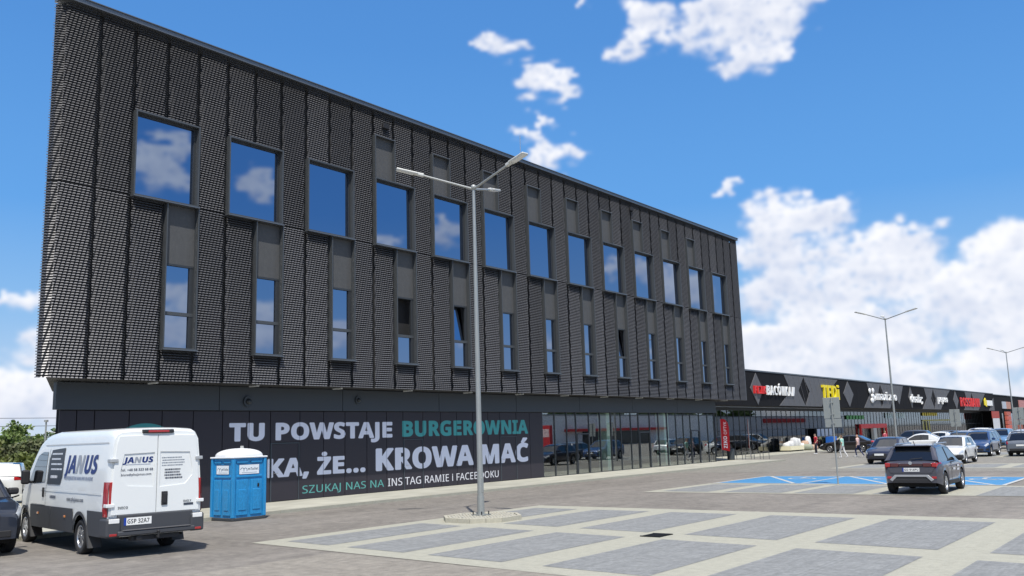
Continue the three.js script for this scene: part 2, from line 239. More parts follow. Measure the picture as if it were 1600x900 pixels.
    mesh('blind_panel', box(a + .045, e - .05, 8.12, 10.075, FZ - .17, FZ - .13), mBlind, s);
    mesh('lintel', box(a + .045, e - .05, 8.05, 8.115, FZ - .32, FZ - .11), mInner, s);
    mesh('mullion', box(a + .045, e - .05, 6.42, 6.53, zg - .02, zg + .06), mFrame, s);
    mesh('sash', [box(a + .042, a + .1, 5.35, 8.05, zg - .02, zg + .05), box(e - .2, e - .047, 5.35, 8.05, zg - .02, zg + .05)], mInner, s);
    const open = k === 3 || k === 4 || k === 8;
    const up = mesh('pane', box(0, e - a - .31, 0, 1.51, -.012, 0), mWinGlass, s); up.position.set(a + .105, 6.535, zg); if (open) { up.rotation.y = k === 3 ? .9 : 0; up.rotation.x = k === 3 ? 0 : -.11; up.position.z -= .05; }
    mesh('pane', box(a + .105, e - .205, 5.36, 6.41, zg - .012, zg), mWinGlass, s);
    mesh('sill', box(a - .03, e + .03, 5.262, 5.297, FZ - .3, FZ + .13), mCoping, s);
  }
  // roof edge
  for (let x = 12.5; x < 62; x += 4.125) mesh('coping_piece', [box(x + .004, Math.min(x + 4.121, 62.12), YT + .01, YT + .15, FZ - .5, FZ + .1), box(x + .004, Math.min(x + 4.121, 62.12), YT + .152, YT + .18, FZ - .55, FZ + .14)], mCoping, building);
  mesh('roof', sheet([[12.7, -26.9], [61.95, -26.9], [61.95, -44.9], [22, -44.9]], YT + .03), std([.2, .2, .2], .9), building);
  for (const [x, y] of [[26.2, 15.3], [46.7, 15.45]]) mesh('wall_vent', rbox(x - .17, x + .17, y - .12, y + .12, FZ - .02, FZ + .1, .03), mDarkBox, building);
  for (let i = 0; i < 12; i++) { const x = 16.2 + i * 3.9; mesh('soffit_light', rbox(x, x + .09, Y0 - .05, Y0 + .015, -27.25, -26.75, .02), std([.55, .56, .56], .5), building); }
  mesh('lightning_rod', [bar([40.5, YT + .03, -30], [40.5, 19.3, -30], .018, 6), box(40.3, 40.7, YT + .03, YT + .15, -30.2, -29.8)], std([.5, .5, .5], .4, .8), building);

  // ground floor: printed cladding panels, doors, glazing
  const TX0 = 13.68, TX1 = 38.7, TH = 3.4;
  const print = canvas(2048, 280, (c, w, h) => {
    const px = w / (TX1 - TX0), py = h / TH, X = (x) => (x - TX0) * px, Y = (y) => h - y * py;
    c.fillStyle = 'rgb(50,46,53)'; c.fillRect(0, 0, w, h);
    const put = (s, x0, x1, y0, y1, color, heavy, face = 'bold') => { c.save(); c.font = face + ' 100px sans-serif'; c.textBaseline = 'alphabetic'; const m = c.measureText(s), capH = 71.5; c.translate(X(x0), Y(y0)); c.scale((X(x1) - X(x0)) / m.width, (y1 - y0) * py / capH); c.fillStyle = c.strokeStyle = color; c.lineWidth = heavy * .55; c.lineJoin = 'bevel'; c.fillText(s, 0, 0); if (heavy) c.strokeText(s, 0, 0); c.restore(); };
    const lav = 'rgb(240,242,252)', teal = 'rgb(72,168,166)';
    put('TU POWSTAJE', 19.72, 27.85, 2.33, 2.93, lav, 9); put('BURGEROWNIA', 28.32, 37.4, 2.35, 2.99, teal, 9);
    put('TAKA, ŻE...', 19.72, 26.3, .98, 1.62, lav, 9); put('KROWA MAĆ', 26.72, 37.42, .98, 1.84, lav, 10);
    put('SZUKAJ NAS NA', 22.98, 27.3, .3, .59, 'rgb(96,176,166)', 0, 'normal'); put('INS TAG RAMIE i FACEBOOKU', 27.5, 35.0, .31, .62, 'rgb(238,238,240)', 0, 'normal');
    c.strokeStyle = 'rgb(64,150,150)'; c.lineWidth = .17 * px; c.beginPath(); c.ellipse(X(16.53), Y(1.27), 1.62 * px, 1.62 * py, 0, 0, 7); c.stroke();
  });
  const mPrint = std([1, 1, 1], .62, 0, { map: print }); mPrint.color.setRGB(.9, .9, .92);
  const joints = [13.68, 14.22, 14.79, 15.94, 17.1, 18.27, 19.44, 20.56, 21.5, 22.87, 24.04, 25.15, 26.34, 27.47, 28.45, 29.7, 30.85, 31.95, 33.1, 34.22, 35.12, 36.45, 37.57, 38.68], doorAt = [21.5, 28.45, 35.12];
  const printed = (x0, x1, y0, y1, z0, z1) => { const g = rbox(x0, x1, y0, y1, z0, z1, .006, 1), p = g.attributes.position, uv = g.attributes.uv; for (let i = 0; i < p.count; i++) uv.setXY(i, (p.getX(i) - TX0) / (TX1 - TX0), p.getY(i) / TH); return g; };
  for (let i = 0; i + 1 < joints.length; i++) {
    const a = joints[i] + .014, b = joints[i + 1] - .014;
    if (doorAt.includes(joints[i])) {
      mesh('wall_panel', printed(a, b, 2.24, 3.38, WZ - .05, WZ), mPrint, building);
      mesh('door_frame', [box(a, a + .05, .1, 2.23, WZ - .05, WZ + .012), box(b - .05, b, .1, 2.23, WZ - .05, WZ + .012), box(a + .05, b - .05, 2.18, 2.229, WZ - .05, WZ + .011)], mBandPanel, building);
      const d = mesh('door', printed(a + .055, b - .055, .11, 2.175, WZ - .05, WZ - .006), mPrint, building);
      mesh('handle', [bar([a + .16, 1.12, WZ], [a + .16, 1.12, WZ + .07], .012), bar([a + .16, 1.12, WZ + .06], [a + .3, 1.12, WZ + .06], .012)], std([.6, .6, .6], .3, .9), d);
    } else mesh('wall_panel', printed(a, b, .1, 3.38, WZ - .05, WZ), mPrint, building);
  }
  mesh('back_wall', box(13.75, 38.7, .09, 3.4, WZ - .3, WZ - .06), mBack, building); mesh('side_wall', new THREE.ExtrudeGeometry(new THREE.Shape([[13.6, 28.02], [14.0, 28.02], [22.6, 45], [22.2, 45]].map(([x, z]) => new THREE.Vector2(x, z))), { depth: 4.15, bevelEnabled: false }).rotateX(-Math.PI / 2).translate(.1, .09, 0), mBandPanel, building); mesh('side_wall', box(59.05, 59.2, .09, 4.25, -33, WZ - .06), mBack, building);
  for (let x = 13.5; x < 59.2; x += 5.72) { mesh('band_panel', rbox(x + .012, Math.min(x + 5.708, 59.24), 3.4, 4.24, WZ - .1, WZ + .1, .008, 1), mBandPanel, building); }
  for (const [x, y, r] of [[20.4, 3.72, .2], [25.75, 3.84, .17]]) mesh('wall_fixture', [new THREE.CylinderGeometry(r, r, .06, 20).rotateX(Math.PI / 2).translate(x, y, WZ + .13), new THREE.SphereGeometry(r * .55, 12, 8).translate(x, y, WZ + .16)], std([.04, .045, .05], .35, .3), building);
  // glazing
  const mull = [38.7, 39.82, 40.95, 41.85, 43.15, 44.31, 45.5, 46.58, 47.73, 48.64, 50.02, 51.13, 52.27, 53.45, 54.46, 55.49, 56.81, 58.07, 59.08];
  const mShopGlass = phys([.9, .95, .92], 0, 0, { transmission: 1, thickness: 0, ior: 2.5 }); globalThis.mShopGlass = mShopGlass;
  for (const x of mull) mesh('mullion', box(x - .028, x + .028, .09, 3.4, WZ - .12, WZ - .015), mInner, building);
  for (let i = 0; i + 1 < mull.length; i++) mesh('glass_pane', box(mull[i] + .03, mull[i + 1] - .03, .12, 3.36, WZ - .056, WZ - .05), mShopGlass, building);
  for (const i of [3, 9, 15]) mesh('door_transom', [box(mull[i] + .03, mull[i + 1] - .03, 2.2, 2.27, WZ - .1, WZ + .005), box(mull[i] + .03, mull[i] + .1, .13, 2.2, WZ - .1, WZ + .005), box(mull[i + 1] - .1, mull[i + 1] - .03, .13, 2.2, WZ - .1, WZ + .005)], mInner, building);
  mesh('base_rail', box(38.73, 59.1, .09, .118, WZ - .12, WZ + .015), mInner, building);
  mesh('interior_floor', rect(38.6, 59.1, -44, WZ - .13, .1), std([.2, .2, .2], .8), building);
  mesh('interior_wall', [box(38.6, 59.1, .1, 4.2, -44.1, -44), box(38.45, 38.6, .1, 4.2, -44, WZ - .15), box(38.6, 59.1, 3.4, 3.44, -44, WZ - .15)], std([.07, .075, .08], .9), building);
  for (const x of [46.2, 53.2]) mesh('column', rbox(x - .3, x + .3, .1, 3.4, -29.0, -28.4, .02), std([.70, .84, .70], .8), building);
}
// ---------------------------------------------------------------- the long shop row
const mFascia = phys([.013, .013, .015], .85, 0, { specularIntensity: .3 }), mGreyPlate = std([.17, .17, .185], .6, .1, { map: rep(tSlab, 1.3) }), mRib = std([.24, .24, .26], .45, .5), mMull = std([.03, .035, .042], .5, .3);
const shops = thing('shop_row', 'long low black shop row with grey diamond panels on its fascia', 'building', [0, 0, 0]);
{
  const Z = -31, G = -33;
  const mMallGlass = phys([.5, .56, .58], 0, 0, { transmission: 1, thickness: 0, ior: 1.75 });
  for (let x = 59.3; x < 178; x += 6.1) mesh('fascia_panel', rbox(x + .01, Math.min(x + 6.09, 178.2), 4.15, 7.08, Z - .35, Z, .01, 1), mFascia, shops);
  mesh('roof_edge', box(59.3, 178.25, 7.082, 7.2, Z - .5, Z + .05), mCoping, shops);
  mesh('roof', rect(59.3, 178.2, -58, Z - .5, 7.1), std([.2, .2, .2], .9), shops);
  mesh('soffit', box(59.3, 178.2, 4.16, 4.22, G - .05, Z - .36), std([.05, .05, .055], .8), shops);
  mesh('glass_head', box(59.3, 178, 3.86, 4.15, G - .15, G + .02), mMull, shops);
  for (let x = 60.55; x < 178; x += 1.22) mesh('mullion', box(x - .04, x + .04, x > 91.2 && x < 94 ? 2.16 : .085, 3.86, G - .062, G - .02), mMull, shops);
  mesh('transom', box(59.3, 178, 2.1, 2.16, G - .07, G - .015), mMull, shops); for (const x of [91.25, 93.95]) mesh('doorway_jamb', box(x - .05, x + .05, .085, 2.1, G - .14, G + .06), mMull, shops);
  for (let x = 59.3; x < 178; x += 6.1) { const e = Math.min(x + 6.08, 178), z0 = G - .05, z1 = G - .044; if (x < 91.2 && e > 94) { mesh('glass_pane', box(x + .02, 91.2, .09, 2.09, z0, z1), mMallGlass, shops); mesh('glass_pane', box(94, e, .09, 2.09, z0, z1), mMallGlass, shops); mesh('glass_pane', box(x + .02, e, 2.17, 3.86, z0, z1), mMallGlass, shops); } else mesh('glass_pane', box(x + .02, e, .09, 3.86, z0, z1), mMallGlass, shops); }
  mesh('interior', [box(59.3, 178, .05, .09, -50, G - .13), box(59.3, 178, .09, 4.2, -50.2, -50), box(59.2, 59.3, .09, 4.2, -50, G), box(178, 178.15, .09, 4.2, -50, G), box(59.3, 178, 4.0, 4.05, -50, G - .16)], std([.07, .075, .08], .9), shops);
  const rhomb = (cx, w) => [[cx, 6.95], [cx + w, 5.6], [cx + .1, 4.25], [cx - w, 5.65]];
  const ribs = (poly, x0, x1, lean) => { const out = []; const inside = (x, y) => { let c = false; for (let i = 0, j = poly.length - 1; i < poly.length; j = i++) { const [xi, yi] = poly[i], [xj, yj] = poly[j]; if ((yi > y) !== (yj > y) && x < (xj - xi) * (y - yi) / (yj - yi) + xi) c = !c; } return c; };
    for (let x = x0; x < x1; x += 1.35) { let a = null, b = null; for (let y = 4.2; y < 7; y += .05) { const xx = x + (7 - y) * lean; if (inside(xx, y)) { if (!a) a = [xx, y]; b = [xx, y]; } } if (a && b && b[1] - a[1] > .3) out.push(bar([a[0], a[1], Z + .05], [b[0], b[1], Z + .05], .022, 4)); } return out; };
  const greys = [
    [rhomb(74.5, 1.35), null], [[[80.9, 7.02], [82.3, 5.6], [79.4, 4.22], [90.3, 4.22], [92.2, 5.5], [95.7, 7.0]], rhomb(85.8, 1.5)], [rhomb(98.95, 1.65), null],
    [[[105.6, 7.0], [106.5, 5.7], [104.05, 4.2], [114.1, 4.2], [116.2, 6.0], [118.2, 4.7], [120.5, 7.0]], rhomb(110.7, 1.3)], [rhomb(123.9, 1.2), null],
    [[[130.8, 7.0], [131.8, 5.6], [129.2, 4.2], [139.2, 4.2], [141.5, 5.4], [145.7, 7.0]], rhomb(135.6, 1.4)], [rhomb(149.1, 1.7), null],
    [[[155.6, 7.0], [156.6, 5.5], [154.1, 4.2], [164.7, 4.2], [167.5, 5.5], [171.1, 7.0]], rhomb(160.5, 1.3)], [[[173.5, 4.2], [178.1, 4.2], [178.1, 6.4], [176, 5.6]], null]];
  for (const [poly, hole] of greys) { const p = mesh('diamond_panel', plate(poly, Z + .002, Z + .05, .006, hole ? [hole] : []), mGreyPlate, shops); const xs = poly.map((q) => q[0]); const r = ribs(poly, Math.min(...xs) - 3, Math.max(...xs), .55).filter(() => true); for (const q of r) mesh('seam', q, mRib, p); }
  // second block behind, further along
  const far = thing('far_shop_block', 'dark shop block at the far end beyond the red posters', 'building');
  mesh('wall', box(178.4, 262, 0, 7.0, -58, -31.3), mFascia, far); mesh('roof_edge', box(178.4, 262, 7.0, 7.12, -58, -31.2), mCoping, far);
  mesh('shop_window', box(186, 201, .1, 3.8, -31.3, -31.25), std([.12, .14, .16], .1, .6), far); mesh('brick_red_panel', box(201.2, 207, .1, 4, -31.3, -31.22), std([.28, .09, .06], .8), far);
  for (const [x0, x1, c] of [[187.2, 190.6, [.45, .5, .55]], [190.8, 195.2, [.5, .25, .18]]]) mesh('sign_panel', rbox(x0, x1, 4.6, 5.9, -31.28, -31.1, .03), std(c, .6), far);
  mesh('sign_panel', rbox(204.8, 212, 4.9, 6.4, -31.28, -31.1, .03), std([.5, .22, .2], .6), far);

  // shop signs on the fascia, each a thing
  const white = std([.86, .86, .84], .5), red = std([.72, .03, .03], .5), yellow = std([.9, .72, .01], .45), zs = Z + .06, gr = 'shop signs on the fascia';
  const sign = (text, x0, x1, y0, y1, m, label, face) => tag(mesh('shop_sign', lettering(text, x0, x1, y0, y1, zs, .16, face), m), label, 'sign', gr);
  sign('FLIK', 73.7, 76.2, 5.2, 5.85, red, 'red letters left of the white BACÓWKA sign');
  tag(mesh('shop_sign', spacedLetters('BACÓWKA’', 76.4, 83.2, 5.13, 5.95, zs, .1, font), white), 'white raised BACÓWKA letters on the black fascia', 'sign', gr);
  sign('TEDi', 90.5, 95.5, 4.95, 6.45, yellow, 'big yellow TEDi letters on the fascia');
  { const t = thing('shop_sign', 'white maxi zoo letters with paw shaped mark on diamond panels', 'sign', [0, 0, 0], 0, gr); mesh('letters', lettering('maxi zoo', 108.5, 116.7, 5.12, 6.1, zs, .16), white, t);
    const oval = (x, y, rx, ry) => new THREE.SphereGeometry(1, 14, 10).scale(rx, ry, .12).translate(x, y, zs + .08); mesh('paw_mark', [oval(106.2, 6.1, .36, .3), oval(107.4, 6.15, .36, .3), oval(107.2, 5.55, .55, .25), oval(106.9, 5.05, .6, .3), oval(107.9, 5.3, .4, .3)], white, t); }
  sign('dealz;', 123.2, 129.0, 4.85, 6.05, white, 'white dealz; letters on the black fascia');
  sign('pepco', 137.6, 143.1, 4.95, 5.9, white, 'white lowercase pepco letters on grey panels');
  tag(mesh('shop_sign', spacedLetters('ROSSMANN', 151.5, 165.8, 4.75, 6.1, zs, .1, font), red), 'wide red ROSSMANN letters near the end of the fascia', 'sign', gr);
  { const t = thing('shop_sign', 'small white sign with yellow mark right of ROSSMANN letters', 'sign', [0, 0, 0], 0, gr); mesh('yellow_mark', plate([[169.4, 5.1], [171.2, 4.8], [171.4, 5.8], [170.3, 6.3], [169.4, 5.9]], zs, zs + .12, .02), yellow, t); mesh('white_block', [0, 1, 2, 3].map((i) => rbox(171.6 + i * 1.15, 172.6 + i * 1.15, 5.0, 5.9, zs, zs + .14, .05)), white, t); }
  // shop fronts seen through and on the glass
  const P = (x0, x1, y0, y1, z, c, name, label) => tag(mesh(name, rbox(x0, x1, y0, y1, z, z + .12, .02), std(c, .6)), label, name.includes('portal') ? 'portal' : 'panel');
  { const t = thing('entrance_portal', 'red framed shop entrance portal behind the black saloon car', 'portal'); mesh('header', rbox(108, 118.3, 1.95, 2.45, G + .06, G + .3, .02), red, t); for (const x of [108, 118.1]) mesh('jamb', box(x, x + .2, .085, 1.95, G + .06, G + .3), red, t); mesh('pillar', rbox(112.4, 113.6, .085, 1.95, G + .06, G + .4, .02), std([.5, .5, .46], .7), t); }
  { const t = thing('window_lettering', 'row of green blocks of lettering in the shop glass', 'sign'); [...Array(6)].forEach((_, i) => mesh('letter_block', rbox(103.8 + i * 1.1, 104.6 + i * 1.1, 3.0, 3.45, G + .055, G + .09, .02), std([.05, .3, .06], .5), t)); }
  { const t = thing('window_lettering', 'pale blue blocks of lettering in the glass under dealz', 'sign'); [...Array(9)].forEach((_, i) => mesh('letter_block', rbox(119 + i * 1.0, 119.55 + i * 1.0, 3.1, 3.75, G + .055, G + .09, .02), std([.55, .7, .72], .5), t)); }
  { const t = thing('window_lettering', 'yellow blocks of lettering in the glass under pepco', 'sign'); [...Array(7)].forEach((_, i) => mesh('letter_block', rbox(136.9 + i * 1.25, 137.7 + i * 1.25, 3.4, 3.85, G + .055, G + .09, .02), std([.75, .6, .03], .5), t)); mesh('yellow_band', box(136.5, 153.6, 2.68, 2.85, G + .055, G + .08), std([.42, .36, .05], .6), t); for (const x of [136.6, 138.3, 140]) mesh('yellow_stripe', box(x, x + .5, 1.2, 2.67, G + .055, G + .08), std([.42, .36, .05], .6), t); }
  { const t = thing('wall_poster', 'red and white poster wall at the end of the row', 'poster'); mesh('poster_sheet', box(175.2, 181, .6, 2.9, -30.9, -30.85), std([.6, .62, .64], .6), t); mesh('red_panel', box(174.6, 181.2, 2.9, 4.1, -30.9, -30.84), std([.4, .06, .04], .6), t); mesh('red_stripe', box(175, 181.1, .12, .9, -30.84, -30.8), std([.5, .05, .04], .6), t); }
  { const t = thing('poster_column', 'tall brick red poster column by the far shops', 'poster'); for (let i = 0; i < 5; i++) mesh('poster_field', rbox(184.6, 188.6, .2 + i * .78, .9 + i * .78, -30.6, -30.2, .03), std([.5 + (i % 2) * .06, .12, .08], .6), t); mesh('backing', box(184.5, 188.7, .085, 4.15, -30.8, -30.62), mFascia, t); }
  { const t = thing('window_posters', 'row of pale posters in the window right of the dark doorway', 'poster'); for (let i = 0; i < 4; i++) mesh('poster_sheet', box(94.1 + i * 1.2, 95.0 + i * 1.2, 1.3, 2.05, G + .055, G + .07), std([.6, .66, .74], .6), t); }
}
// goods on sale outside the first shop
{
  const r = rng(5);
  const crate = thing('display_crate', 'long cream display crate on feet outside the shop glass', 'crate', [84.3, .085, -32.0]);
  mesh('tray', [box(-1.75, 1.75, .12, .5, .48, .52), box(-1.75, 1.75, .12, .5, -.5, -.46), box(-1.75, -1.71, .12, .5, -.46, .48), box(1.71, 1.75, .12, .5, -.46, .48), box(-1.71, 1.71, .12, .16, -.46, .48)], std([.8, .74, .52], .8), crate);
  for (const x of [-1.6, -.5, .6, 1.55]) mesh('foot', box(x - .12, x + .12, 0, .12, -.4, .45), std([.05, .05, .05], .8), crate);
  const mBag = [std([.78, .78, .76], .75), std([.62, .62, .62], .75), std([.7, .62, .58], .75)];
  const bagGeo = (() => { const g = new THREE.SphereGeometry(.5, 14, 10), p = g.attributes.position, n = createNoise3D(rng(3)); for (let i = 0; i < p.count; i++) { const x = p.getX(i), y = p.getY(i), z = p.getZ(i), k = 1 / Math.pow(Math.abs(x * 2) ** 4 + Math.abs(y * 2) ** 4 + Math.abs(z * 2) ** 4, .25) * (1 + .1 * n(x * 3, y * 3, z * 3)); p.setXYZ(i, x * k, y * k, z * k); } g.computeVertexNormals(); return g.translate(0, .5, 0); })();
  const spots = [[-1.4, .25, .5, .55], [-.9, .25, .5, .62], [-.35, .25, .55, .7], [.2, .25, .5, .95], [.65, .25, .45, 1.0], [1.1, .25, .45, .95], [1.5, .25, .4, .9]];
  spots.forEach(([x, y, w, h], i) => { const b = tag(mesh('goods_sack', bagGeo, mBag[i % 2]), ['low white sack at the near end of the cream crate', 'second white sack in the cream crate', 'grey white sack in the middle of the crate', 'tall white sack past the middle of the crate', 'tallest pale sack in the cream crate', 'tall sack near the far end of the crate', 'last sack at the far end of the crate'][i], 'sack', 'sacks in the cream crate'); b.position.set(84.3 + x, .085 + y, -32.0); b.scale.set(w, h, .6); });
  const heap = [[86.9, .6, .7, .7, 0], [87.4, .7, .9, .8, 2], [87.2, .9, .6, 1.2, 1], [88.1, .6, .6, .7, 2], [88.3, .8, 1.3, .5, 0], [88.9, .5, .5, .5, 2], [89.5, .5, .45, .6, 2], [90.2, .5, .4, .5, 2]];
  heap.forEach(([x, w, h, d, m], i) => { const b = tag(mesh('garden_goods', bagGeo, [mBag[0], std([.33, .36, .28], .8), std([.55, .38, .28], .8)][m]), ['white wrapped bundle right of the cream crate', 'tan bundle behind the white one', 'dark green bundle piled against the glass', 'tan sack left of the tall white stack', 'tall white stack of goods near the doorway', 'small tan sack before the white stack', 'tan sack nearer the dark doorway', 'last tan sack beside the dark doorway'][i], 'goods', 'garden goods heaped by the doorway'); b.position.set(x, .085, -32.1 + (i % 3) * .2); b.scale.set(w, h, d); });
  tag(mesh('storage_box', rbox(94.2, 95.4, .085, 1.25, -32.2, -31.4, .04), std([.02, .13, .5], .5)), 'blue box standing right of the dark shop doorway', 'box');
  [[96.2, .9, 1], [97.4, .8, .9], [98.6, 1, 1.1]].forEach(([x, w, h], i) => { const b = tag(mesh('flower_display', bagGeo, [std([.5, .42, .3], .8), std([.6, .4, .38], .8), std([.4, .45, .3], .8)][i]), ['straw coloured goods right of the blue box', 'pinkish goods behind the walkers', 'greenish goods beyond the pinkish heap'][i], 'goods', 'goods right of the blue box'); b.position.set(x, .085, -32); b.scale.set(w, h, .8); });
}
// feather flags, bin, racks at the corner
function featherFlag(x, z, turn, label) {
  const f = thing('feather_flag', label, 'flag', [x, .085, z], turn);
  mesh('pole', [bar([0, 0, 0], [0, 2.9, 0], .018, 6)], std([.5, .5, .5], .4, .6), f); mesh('foot', [box(-.35, .35, 0, .03, -.05, .05), box(-.05, .05, 0, .03, -.35, .35)], mDarkBox, f);
  const pts = [[.02, .75], [.62, .62], [.64, 2.3], [.56, 2.65], [.4, 2.86], [.2, 2.93], [.02, 2.9]], g = plate(pts, -.004, .004), p = g.attributes.position, uv = g.attributes.uv; for (let i = 0; i < p.count; i++) uv.setXY(i, p.getX(i) / .66, (p.getY(i) - .6) / 2.4);
  mesh('cloth', g, std([1, 1, 1], .75, 0, { map: canvas(160, 580, (c, w, h) => { c.fillStyle = 'rgb(206,24,34)'; c.fillRect(0, 0, w, h); c.translate(w * .68, h * .9); c.rotate(-Math.PI / 2); c.fillStyle = '#fff'; c.font = 'bold 92px sans-serif'; c.fillText('ZIKO', 0, 0); c.font = '74px sans-serif'; c.fillText('OPTYK', 235, 0); }) }), f);
}
featherFlag(61.3, -28.4, -.75, 'red ZIKO OPTYK feather flag beside the glazed corner');
featherFlag(70.2, -30.1, .5, 'red feather flag seen almost edge on before the shop glass');
{ const b = thing('litter_bin', 'dark grey round litter bin beside the red flag', 'bin', [62.0, .085, -28.05]); mesh('bin_body', new THREE.LatheGeometry([[.001, 0], [.24, 0], [.26, .05], [.27, .75], [.25, .82], [.2, .84], [.19, .7], [.001, .7]].map(([x, y]) => new THREE.Vector2(x, y)), 20), std([.07, .08, .085], .5, .4), b); mesh('bin_rim', new THREE.TorusGeometry(.25, .02, 6, 20).rotateX(Math.PI / 2).translate(0, .82, 0), mDarkBox, b); }
for (let i = 0; i < 4; i++) { const k = thing('bicycle_rack', ['bicycle rack hoop nearest the litter bin', 'second bicycle rack hoop from the litter bin', 'third bicycle rack hoop from the litter bin', 'bicycle rack hoop farthest from the litter bin'][i], 'bicycle rack', [62.9 + i * .12, .085, -27.8 + i * .62], 0, 'bicycle rack hoops'); mesh('hoop', [bar([0, 0, -.22], [0, .55, -.22], .022, 6), bar([0, 0, .22], [0, .55, .22], .022, 6), bar([0, .55, -.235], [0, .55, .235], .022, 6)], std([.2, .2, .2], .4, .6), k); }
// ---------------------------------------------------------------- lamps, signs, island, toilet
const mGalv = std([.56, .58, .58], .45, .55, { map: rep(tSlab, .6) }), mLampHead = std([.62, .62, .58], .5, .2);
function streetLamp(x, z, label, arms = [100, 220, 340], group = 'three armed car park lamps', y = 0) {
  const l = thing('street_lamp', label, 'street lamp', [x, y, z], 0, group);
  mesh('pole', [new THREE.CylinderGeometry(.042, .086, 9.3 - y, 16).translate(0, (9.3 - y) / 2, 0), cyl(.1, .095, .5), box(-.2, .2, 0, .025, -.2, .2)], mGalv, l);
  mesh('hatch', rbox(-.04, .04, .6, 1.0, .06, .09, .01), mGalv, l);
  for (const [a, b] of [[-.15, -.15], [.15, -.15], [-.15, .15], [.15, .15]]) mesh('anchor_bolt', cyl(.018, .018, .11, 6).translate(a, 0, b), mDarkBox, l);
  mesh('cap', new THREE.SphereGeometry(.085, 12, 8).translate(0, 9.3 - y, 0), mGalv, l);
  for (const d of arms) {
    const a = d * Math.PI / 180, c = Math.cos(a), s = Math.sin(a), P = (r, h) => [c * r, 9.25 - y + h, s * r];
    const arm = mesh('arm', bar(P(.02, 0), P(1.5, .36), .034, 10, .03), mGalv, l);
    const h = mesh('lamp_head', merge([rbox(-.02, .6, -.028, .032, -.115, .115, .025), rbox(-.2, .1, -.045, .05, -.06, .06, .03)]), mLampHead, arm); h.position.set(...P(1.62, .39)); h.rotation.set(0, -a, 0); h.rotateZ(.2);
    const d2 = mesh('lens', box(.1, .58, -.035, -.029, -.095, .095), std([.75, .75, .72], .3), arm); d2.position.copy(h.position); d2.quaternion.copy(h.quaternion);
  }
}
streetLamp(19.55, -16.2, 'tall galvanised lamp with three arms on the raised cobbled island', [100, 220, 340], 'three armed car park lamps', .12);
streetLamp(63.75, -17.09, 'three armed lamp standing among the cars before the shops', [100, 220, 340]);
streetLamp(105.7, -16.72, 'farthest three armed lamp near the end of the shop row', [100, 220, 340]);
{ // island round the lamp
  const is = thing('lamp_island', 'raised octagonal island of pale cobbles round the tall lamp', 'island', [19.5, 0, -16.12]);
  const R1 = 1.1, r = rng(31), pt = (i, q) => [Math.cos((i + .5) * Math.PI / 4) * q, Math.sin((i + .5) * Math.PI / 4) * q];
  const mKerb = std([.62, .59, .5], .9, 0, { map: rep(tSlab, .9) }), mCob = std([.68, .65, .57], .9, 0, { map: rep(tSlab, .8) });
  for (let i = 0; i < 8; i++) for (let h = 0; h < 2; h++) { const A = pt(i, R1), B = pt(i + 1, R1), C = pt(i, R1 - .1), D = pt(i + 1, R1 - .1), a = h * .5 + .006, b = h * .5 + .494, m = (p, q, t) => [lerp(p[0], q[0], t), lerp(p[1], q[1], t)]; const poly = [m(A, B, a), m(A, B, b), m(C, D, b), m(C, D, a)]; mesh('kerb_stone', new THREE.ExtrudeGeometry(new THREE.Shape(poly.map(([x, z]) => new THREE.Vector2(x, -z))), { depth: .12 + r() * .006, bevelEnabled: true, bevelSize: .006, bevelThickness: .006, bevelOffset: -.006, bevelSegments: 1 }).rotateX(-Math.PI / 2), mKerb, is); }
  const stones = []; for (let x = -1.3; x < 1.3; x += .115) for (let z = -1.3; z < 1.3; z += .115) { if (Math.max(Math.abs(x), Math.abs(z)) > .89 || Math.abs(x) + Math.abs(z) > 1.26) continue; const s = .05; stones.push(new THREE.CylinderGeometry(s * .82, s, .05, 5).rotateY(r() * 3).translate(x + (r() - .5) * .02, .092 + r() * .022, z + (r() - .5) * .02)); }
  const cob = mesh('cobbles', stones, mCob, is); cob.userData.kind = 'stuff';
  mesh('mortar_bed', new THREE.CylinderGeometry(R1 - .1, R1 - .1, .09, 8).rotateY(Math.PI / 8).translate(0, .05, 0), mBand, is);
}
function signPost(x, z, turn, label, h = 3.35) {
  const s = thing('sign_post', label, 'road sign', [x, 0, z], turn, 'car park signs seen from behind');
  mesh('post', [bar([0, 0, 0], [0, h, 0], .03, 10)], mGalv, s);
  const m = std([.34, .36, .34], .55, .4);
  mesh('sign_plate', rbox(.035, .055, h - .82, h, -.34, .3, .008, 1), m, s); mesh('sign_plate', rbox(.035, .055, h - 1.16, h - .84, -.32, .32, .008, 1), m, s);
  for (const y of [h - .2, h - .65, h - 1]) mesh('clamp', box(-.034, .036, y - .02, y + .02, -.06, .06), mGalv, s);
}
signPost(36.2, -12.02, .05, 'grey backed double sign on a post at the blue bays');
signPost(67.6, -14.2, .03, 'grey backed double sign on a post behind the blue hatchback', 3.15);
signPost(70.2, -10.75, .03, 'grey backed double sign on a post above the grey estate', 3.15);
